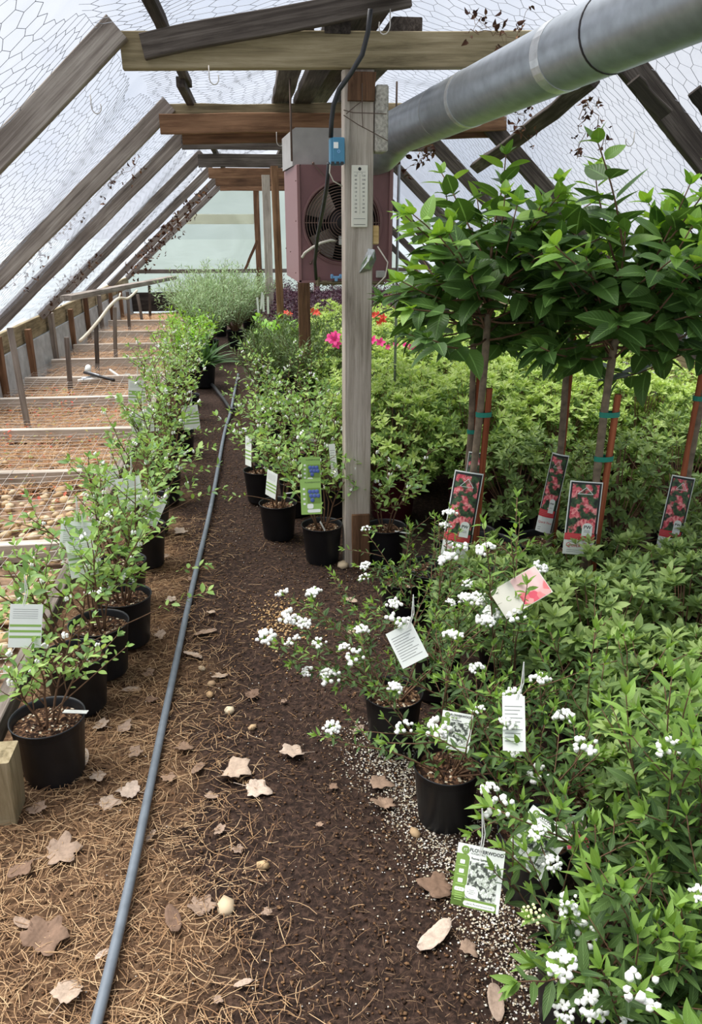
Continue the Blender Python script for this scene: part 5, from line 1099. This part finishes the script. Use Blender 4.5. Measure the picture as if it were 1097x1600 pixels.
# ================================================================== STANDARD HYDRANGEAS
T_HY = [leaf_template(1, .60, 6, .16, .14, 'ovate'), leaf_template(1, .56, 6, .22, .26, 'ovate'), leaf_template(1, .64, 6, .12, .02, 'ovate'), leaf_template(1, .58, 6, .26, .36, 'ovate')]
def bark_trunk(parent, pts, r0, r1):
    mb = MB(); q = spline([Vector(p) for p in pts], 5); k = len(q); rnd = random.Random(3); mb.tube(q, [(r0+(r1-r0)*i/(k-1))*rnd.uniform(.93, 1.08) for i in range(k)], 10); mb.build('trunk', M['bark'], parent, True)
def hyd_tag(parent, pos, facing, roll, w, h, curve):
    t = tag_root(parent, pos, facing, roll); zc = lambda x: -curve*(2*x/w)**2
    card(t, 'tag_card', w, h, M['tag_white'], .0015, curve)
    def cp(name, x0, x1, y0, y1, mat, dz):
        mb = MB(); n = 8; vs = []
        for i in range(n+1): x = x0+(x1-x0)*i/n; vs += [(x, y0, zc(x)+dz), (x, y1, zc(x)+dz)]
        mb.add(vs, [(i*2, i*2+2, i*2+3, i*2+1) for i in range(n)]); mb.build(name, mat, t)
    cp('dark_border', -w*.47, w*.47, -h*.22, h*.485, M['tag_black'], .0006); cp('printed_photo', -w*.42, w*.40, -h*.22, h*.46, M['photo_pink'], .0011); cp('dark_border', w*.42, w*.49, -h*.49, -h*.2, M['tag_black'], .0008)
    cp('red_band', -w*.5, w*.42, -h*.30, -h*.21, M['tag_red'], .0014)
    for k in range(3): cp('pink_line', -w*.5, w*.42, -h*(.235+.02*k), -h*(.232+.02*k), M['tag_redline'], .0017)
    patch(t, 'white_badge', w*.0, w*.32, -h*.24, -h*.06, M['tag_white'], .0022, w*.15, (1, 1, 0, 0)); text('logo', 'PW', w*.15, M['ink'], t, (w*.16, -h*.12, .0026), bold=.0003); text('lettering', 'PROVEN\nWINNERS', w*.045, M['ink'], t, (w*.16, -h*.175, .0026))
    text('lettering', 'Quick Fire', w*.19, M['tag_red'], t, (-w*.03, -h*.37, .0016-curve*.1)); 
    for k in range(2): patch(t, 'print_line', -w*.4, w*.2, -h*(.44+.025*k), -h*(.436+.025*k), M['ink_grey'], .0012-curve*.3)
    # white printed triangle near the top
    mb = MB(); 
    for a, b in (((-w*.25, h*.33), (0, h*.42)), ((0, h*.42), (w*.22, h*.33)), ((w*.22, h*.33), (-w*.25, h*.33))): mb.tube([(a[0], a[1], .0016), (b[0], b[1], .0016)], w*.012, 4)
    mb.build('printed_triangle', M['tag_white'], t); return t
def hydrangea(base, top, seed, label, stake, tagspec, ncrown=42, crad=.385, cz=.0, ties=(.62, .86)):
    r = np.random.default_rng(seed); e = empty('standard_hydrangea', base); tag(e, label, 'potted tree', 'standard hydrangeas'); b = Vector(base); tp = Vector(top)-b
    pot(e, .15, .22, M['black_plastic'])
    q = lambda s: Vector((tp.x*s+.006*math.sin(6*s+seed), tp.y*s, .18+(tp.z-.18)*s)); bark_trunk(e, [q(0), q(.3), q(.55), q(.8), q(1)], .0145, .0125)
    lv = Leaves(); tb = []; br = []
    for k in range(ncrown):
        u = -.62+1.58*((k+.5)/ncrown)**.9; az = k*2.39996+r.normal(0, .3); el = math.asin(max(-.62, min(.97, u)))
        d = Vector((math.cos(az)*math.cos(el), math.sin(az)*math.cos(el), math.sin(el)+.12)); s0 = tp+Vector((0, 0, r.uniform(-.10, .16))); ln_ = crad*r.uniform(.8, 1.12)*(1.0+.1*max(0, math.sin(el)))
        pts = grow(r, s0, d, ln_, 7, .10, .06 if el < .5 else .02); br.append((pts, .0045, .002))
        nodes = [.30, .46, .62, .76, .88]; ph = r.uniform(0, 6.28)
        for j, t in enumerate(nodes):
            p, tn = along(pts, t); sz = [.10, .122, .12, .108, .085][j]*r.uniform(.82, 1.15); ph += PI/2
            for sgn in (0, PI):
                if j == 0 and r.uniform() < .35: continue
                sd = side_dir(tn, ph+sgn); dd = Vector((sd.x, sd.y, sd.z*.35))*.9+tn*.45+Vector((0, 0, -.12 if el < .4 else .04)); lv.add(p+sd*.006, dd, UPV*1.1+V3(r, .22)+Vector((d.x, d.y, 0))*.55, sz, 1 if (j == 4 and u > .1) else 0)
        p, tn = along(pts, .999); ph += PI/2
        for j in range(4): sd = side_dir(tn, ph+j*PI/2); lv.add(p, tn*(.9 if j < 2 else .7)+sd*.55, UPV+sd*-.3, r.uniform(.045, .075), 1 if u > -.1 else 0)
    mb = MB()
    for pts, a, c in br: mb.tube(pts, [a+(c-a)*i/(len(pts)-1) for i in range(len(pts))], 5)
    mb.build('branches', M['twig'], e, True)
    rest = emit_objects(lv, leaf_meshes('hy', T_HY, [M['hyd'], M['hyd_young']]), e, 300); emit_merged('foliage', lv, T_HY[0], [M['hyd'], M['hyd_young']], e, rest)
    # stake with green ties
    sx, sy, zt = stake; s0 = Vector((sx, sy, .16)); s1 = Vector((tp.x*(zt-.1)/tp.z+sx, sy+tp.y*.7, zt))
    o = plank('stake', b+s0, b+s1, .022, .016, M['wood_stake'], e, up=(0, 1, 0), seg=3, warp=.0004)
    for f in ties:
        z = zt*f; c = q((z-.18)/(tp.z-.18)); s = s0.lerp(s1, (z-.16)/(zt-.16)); m = (c+s)/2; hw = (s-c).length/2+.017; mb = MB(); n = 14; ax = (s-c).normalized(); ay = UPV.cross(ax).normalized(); vs = []
        for zz in (-.008, -.008, .008, .008):
            pass
        for (g, zz) in ((1, -.009), (1, .009), (.93, .009), (.93, -.009)):
            for j in range(n): a = 2*PI*j/n; vs.append(m+(ax*hw*math.cos(a)+ay*.019*math.sin(a))*g+Vector((0, 0, zz)))
        mb.add(vs, [(k*n+j, k*n+(j+1) % n, ((k+1) % 4)*n+(j+1) % n, ((k+1) % 4)*n+j) for k in range(4) for j in range(n)]); mb.build('tie_tape', M['green_tape'], e)
    p, fc, roll, w, h, cv = tagspec; hyd_tag(e, p, fc, roll, w, h, cv); return e
def HY(basepx, Yb, toppx, Yt, seed, label, stake, tagpx, Ytag, fc, roll, w, h, cv, **kw):
    T = atY(toppx[0], toppx[1], Yt); Bt = atY(basepx[0], basepx[1], Yb); p = atY(tagpx[0], tagpx[1], Ytag); f = fc if fc else to_cam(p)
    return hydrangea((Bt.x, Yb, 0), T, seed, label, stake, (p, f, roll, w, h, cv), **kw)
HY((724, 930), 2.86, (762, 490), 2.80, 41, 'standard hydrangea with its tag and stake nearest the post', (.032, -.005, .98), (722, 806), 2.74, Vector((-.18, -1, .22)), -.14, .108, .335, .014, ties=(.90,))
HY((725, 850), 3.30, (742, 505), 3.30, 42, 'standard hydrangea half hidden behind the one nearest the post', (.030, .0, 1.05), (738, 760), 3.22, None, -.08, .07, .3, .01, ties=(.66, .93), ncrown=22)
HY((858, 860), 3.15, (893, 520), 3.10, 43, 'standard hydrangea with the narrow turned tag', (.020, .01, 1.12), (862, 772), 3.08, Vector((-.5, -1, .1)), -.12, .07, .35, .012, ties=(.9,), ncrown=24)
HY((905, 930), 2.60, (965, 515), 2.55, 44, 'standard hydrangea with the wide flat tag', (.036, -.004, 1.0), (911, 810), 2.54, Vector((-.08, -1, .2)), -.08, .118, .265, .004, ties=(.77, .93))
HY((1045, 900), 2.75, (1122, 500), 2.7, 45, 'standard hydrangea at the picture edge', (-.02, -.004, 1.05), (1056, 805), 2.68, Vector((-.3, -1, .2)), -.12, .085, .30, .012, ties=(.9,))

# spare pots in the dark gap
for k, (x, y, rr, hh, mt, lab) in enumerate([(.98, 3.15, .15, .22, 'black_plastic', 'black pot of bare soil in the gap behind the hydrangea tags'), (1.45, 3.2, .15, .22, 'black_plastic', 'black pot of bare soil toward the picture edge'), (.70, 2.98, .12, .2, 'black_plastic', 'black pot of dark soil beside the grey rimmed spirea')]):
    e = empty('nursery_pot', (x, y, 0)); tag(e, lab, 'pot'); pot(e, rr, hh, M[mt])

# ================================================================== FAR PLANTS
def bush_mesh(seed, nst, height, spread, step, s0, tmpl, mats, z0=.2, lift=0.0, laterals=0, young=.8, wob=.1, droop=0.0):
    r = np.random.default_rng(seed); lv = Leaves(); mb = MB()
    for c in range(nst):
        az = r.uniform(0, 6.28); tl = spread*math.sqrt(r.uniform()); pts = grow(r, (.03*math.cos(az), .03*math.sin(az), z0), (math.cos(az)*tl, math.sin(az)*tl, 1), (height-z0)*r.uniform(.75, 1.08), 7, wob, lift); mb.tube(pts, [.004-.0028*i/7 for i in range(8)], 4)
        runs = [(pts, .15)]
        for k in range(laterals): p, tn = along(pts, r.uniform(.25, .9)); q = grow(r, p, tn*.8+side_dir(tn, r.uniform(0, 6.28))*.7+Vector((0, 0, .2)), r.uniform(.08, .2), 4, wob, lift); runs.append((q, .1))
        for (q, t0) in runs:
            ln_ = (q[-1]-q[0]).length; n = max(3, int(ln_*(1-t0)/step)); a = r.uniform(0, 6)
            for k in range(n): t = t0+(1-t0)*k/n; p, tn = along(q, min(t, .999)); a += 2.4; lv.add(p, side_dir(tn, a)*.7+tn*.7+Vector((0, 0, -droop)), UPV+V3(r, .4), s0*r.uniform(.6, 1.2), 1 if (t > young and len(mats) > 1) else 0)
    me = emit_merged('foliage', lv, tmpl, mats, 'mesh'); ms = bpy.data.meshes.new('stems'); ms.from_pydata(mb.v, [], mb.f); ms.materials.append(M['twig']); return me, ms
TN = leaf_template(1, .2, 2, .2, .1, 'lance'); TW = leaf_template(1, .7, 4, .2, .25, 'ovate'); TST = leaf_template(1, .09, 6, .4, .6, 'lance')
SIL = [bush_mesh(60+k, 60, 1.0, .75, .016, .06, TN, [M['silver']], .2, laterals=3) for k in range(2)]
PURP = [bush_mesh(70+k, 40, .66, 1.0, .018, .036, leaf_template(1, .5, 2, .2, .1), [M['purple']], .18, laterals=3) for k in range(3)]
DRK = [bush_mesh(80+k, 42, .76, .6, .011, .052, TN, [M['darkneedle']], .18, laterals=3, wob=.08) for k in range(2)]
LIM = [bush_mesh(90+k, 9, .62, .8, .05, .11, TW, [M['lime']], .2) for k in range(2)]
STR = bush_mesh(95, 26, .24, .5, .05, .34, TST, [M['strap']], .17, droop=-.35)
LGT = bush_mesh(96, 16, .68, .7, .028, .055, leaf_template(1, .42, 3, .2, .15), [M['lime'], M['spirea_new']], .2, laterals=2)
P5 = (.12, .22, 'black_plastic')
for k, (x, y, h) in enumerate([(-.55, 9.9, 1.0), (-.25, 10.8, 1.04), (-.78, 10.9, 1.02), (-.5, 11.9, 1.06), (-.05, 11.9, .95)]):
    shrub('potted_shrub', (x, y, 0), k*1.3, (1.05, h), SIL[k % 2], ['silvery fine leaved shrub at the front of the far clump', 'silvery shrub at the aisle side of the far clump', 'silvery shrub at the bed side of the far clump', 'silvery shrub at the back of the far clump', 'silvery shrub beside the purple shrubs in the far clump'][k], 'shrub', 'silvery shrubs at the end of the aisle', P5)
for k, (x, y) in enumerate([(.12, 6.6), (.42, 6.9), (.18, 7.3), (.5, 6.2), (.62, 7.4)]):
    shrub('potted_shrub', (x, y, 0), k*1.7, (1.0, 1.0), DRK[k % 2], ['dark narrow leaved shrub nearest the hose', 'dark narrow leaved shrub in the middle before the heater', 'dark narrow leaved shrub farthest up the aisle', 'dark narrow leaved shrub close behind the blueberries', 'dark narrow leaved shrub below the heater pipe'][k], 'shrub', 'dark narrow leaved shrubs', P5)
for k, (x, y) in enumerate([(.28, 8.0), (.62, 8.0), (.15, 8.7)]): shrub('potted_shrub', (x, y, 0), k*2.0, (1.0, 1.05), LIM[k % 2], ['lime leaved shrub beside the orange brown post', 'lime leaved shrub in front of the brown post', 'lime leaved shrub at the foot of the white sticks'][k], 'shrub', 'lime leaved shrubs', P5)
shrub('potted_lily', (-.52, 8.1, 0), .4, (1.0, 1.0), STR, 'strap leaved plant in a black pot at the aisle edge', 'potted plant', None, P5)
for k, (x, y) in enumerate([(-.72, 8.2), (-.6, 8.9), (-.8, 9.5)]): shrub('potted_shrub', (x, y, 0), k*2.1, (1.0, 1.02), LGT, ['bright green shrub just behind the last blueberry', 'bright green shrub before the silvery clump', 'bright green shrub at the bed side of the silvery clump'][k], 'shrub', 'bright green shrubs by the bed', P5)
r = np.random.default_rng(3); k = 0
for y in (9.6, 10.3, 11.0, 11.7, 12.5, 13.3):
    for x in np.arange(.45, 2.8, .52):
        i, j = k//5, k % 5
        shrub('potted_loropetalum', (x+r.normal(0, .03), y+r.normal(0, .05), 0), r.uniform(0, 6.28), (1.1, r.uniform(.95, 1.1)), PURP[k % 3], 'dark purple shrub, row %s behind the azaleas, %s from the aisle' % (rown[i], rown[j]), 'shrub', 'purple leaved shrubs row %s' % rown[i], P5); k += 1
for k, (px, py) in enumerate([(404, 478), (411, 474), (418, 477), (407, 470)]):
    p = atY(px, py, 8.9); o = plank('label_stick', p+Vector((0, 0, -.09)), p+Vector((.01*(k-1), 0, .09)), .022, .002, M['white'], None, up=(0, 1, 0), seg=1); tag(o, ['white plant stick leaning apart at the front of the cluster', 'tallest white plant stick of the cluster', 'white plant stick on the post side of the cluster', 'white plant stick at the back of the cluster'][k], 'plant label', 'white sticks among the purple shrubs')

# ================================================================== DRIED VINES ON THE WIRE
def vine(label, pts, n, seed, sp=.05, s=(.012, .03)):
    r = np.random.default_rng(seed); e = empty('dried_vine', pts[0]); tag(e, label, 'vine', 'dried vines on the roof wire'); b = Vector(pts[0]); q = spline([Vector(p) for p in pts], 6); mb = MB()
    mb.tube([p-b+V3(r, .01) for p in q], .0018, 4); lv = Leaves()
    for k in range(n):
        p, tn = along(q, r.uniform(0, .999)); tip = p-b+V3(r, sp)
        if k % 3 == 0: mb.tube([p-b, (p-b+tip)/2+V3(r, .01), tip], .001, 3)
        for j in range(2): lv.add(tip, V3(r, 1), V3(r, 1), r.uniform(*s))
    mb.build('vine_stem', M['vine'], e); emit_merged('shrivelled_leaves', lv, leaf_template(1, .7, 3, .7, .7), [M['dry_leaf_dark']], e)
vine('dried vine with dark leaves along the third rafter', [atY(x, y, Y) for x, y, Y in ((10, 455, 6.6), (60, 400, 6.5), (110, 345, 6.4), (165, 290, 6.3), (215, 255, 6.2))], 110, 1, .05)
vine('dried vine thick on the sixth rafter near the end wall', [atY(x, y, 13.0) for x, y in ((205, 425), (245, 380), (285, 335), (315, 300))], 160, 2, .09, (.03, .06))
vine('dried vine hanging behind the flue pipe', [atY(x, y, 4.6) for x, y in ((640, 260), (660, 245), (645, 230))], 26, 3, .05, (.015, .04))
vine('dried vine on the wire between the right rafters', [atY(x, y, 3.75) for x, y in ((905, 250), (905, 205), (915, 160), (935, 195), (948, 240))], 26, 4, .03, (.012, .03))
vine('dried vine trailing over the end of the yellowed crossbeam', [atY(x, y, 3.36) for x, y in ((728, 52), (760, 45), (790, 55), (820, 44))], 26, 5, .04, (.01, .03))
vine('dried vine hanging under the flue pipe near the hydrangeas', [atY(x, y, 4.0) for x, y in ((775, 180), (800, 172), (822, 190), (800, 205))], 22, 6, .04, (.012, .03))
vine('dried vine on the fourth rafter above the bed', [atY(x, y, 8.8) for x, y in ((70, 480), (95, 455), (120, 430), (150, 400))], 60, 7, .05, (.015, .035))
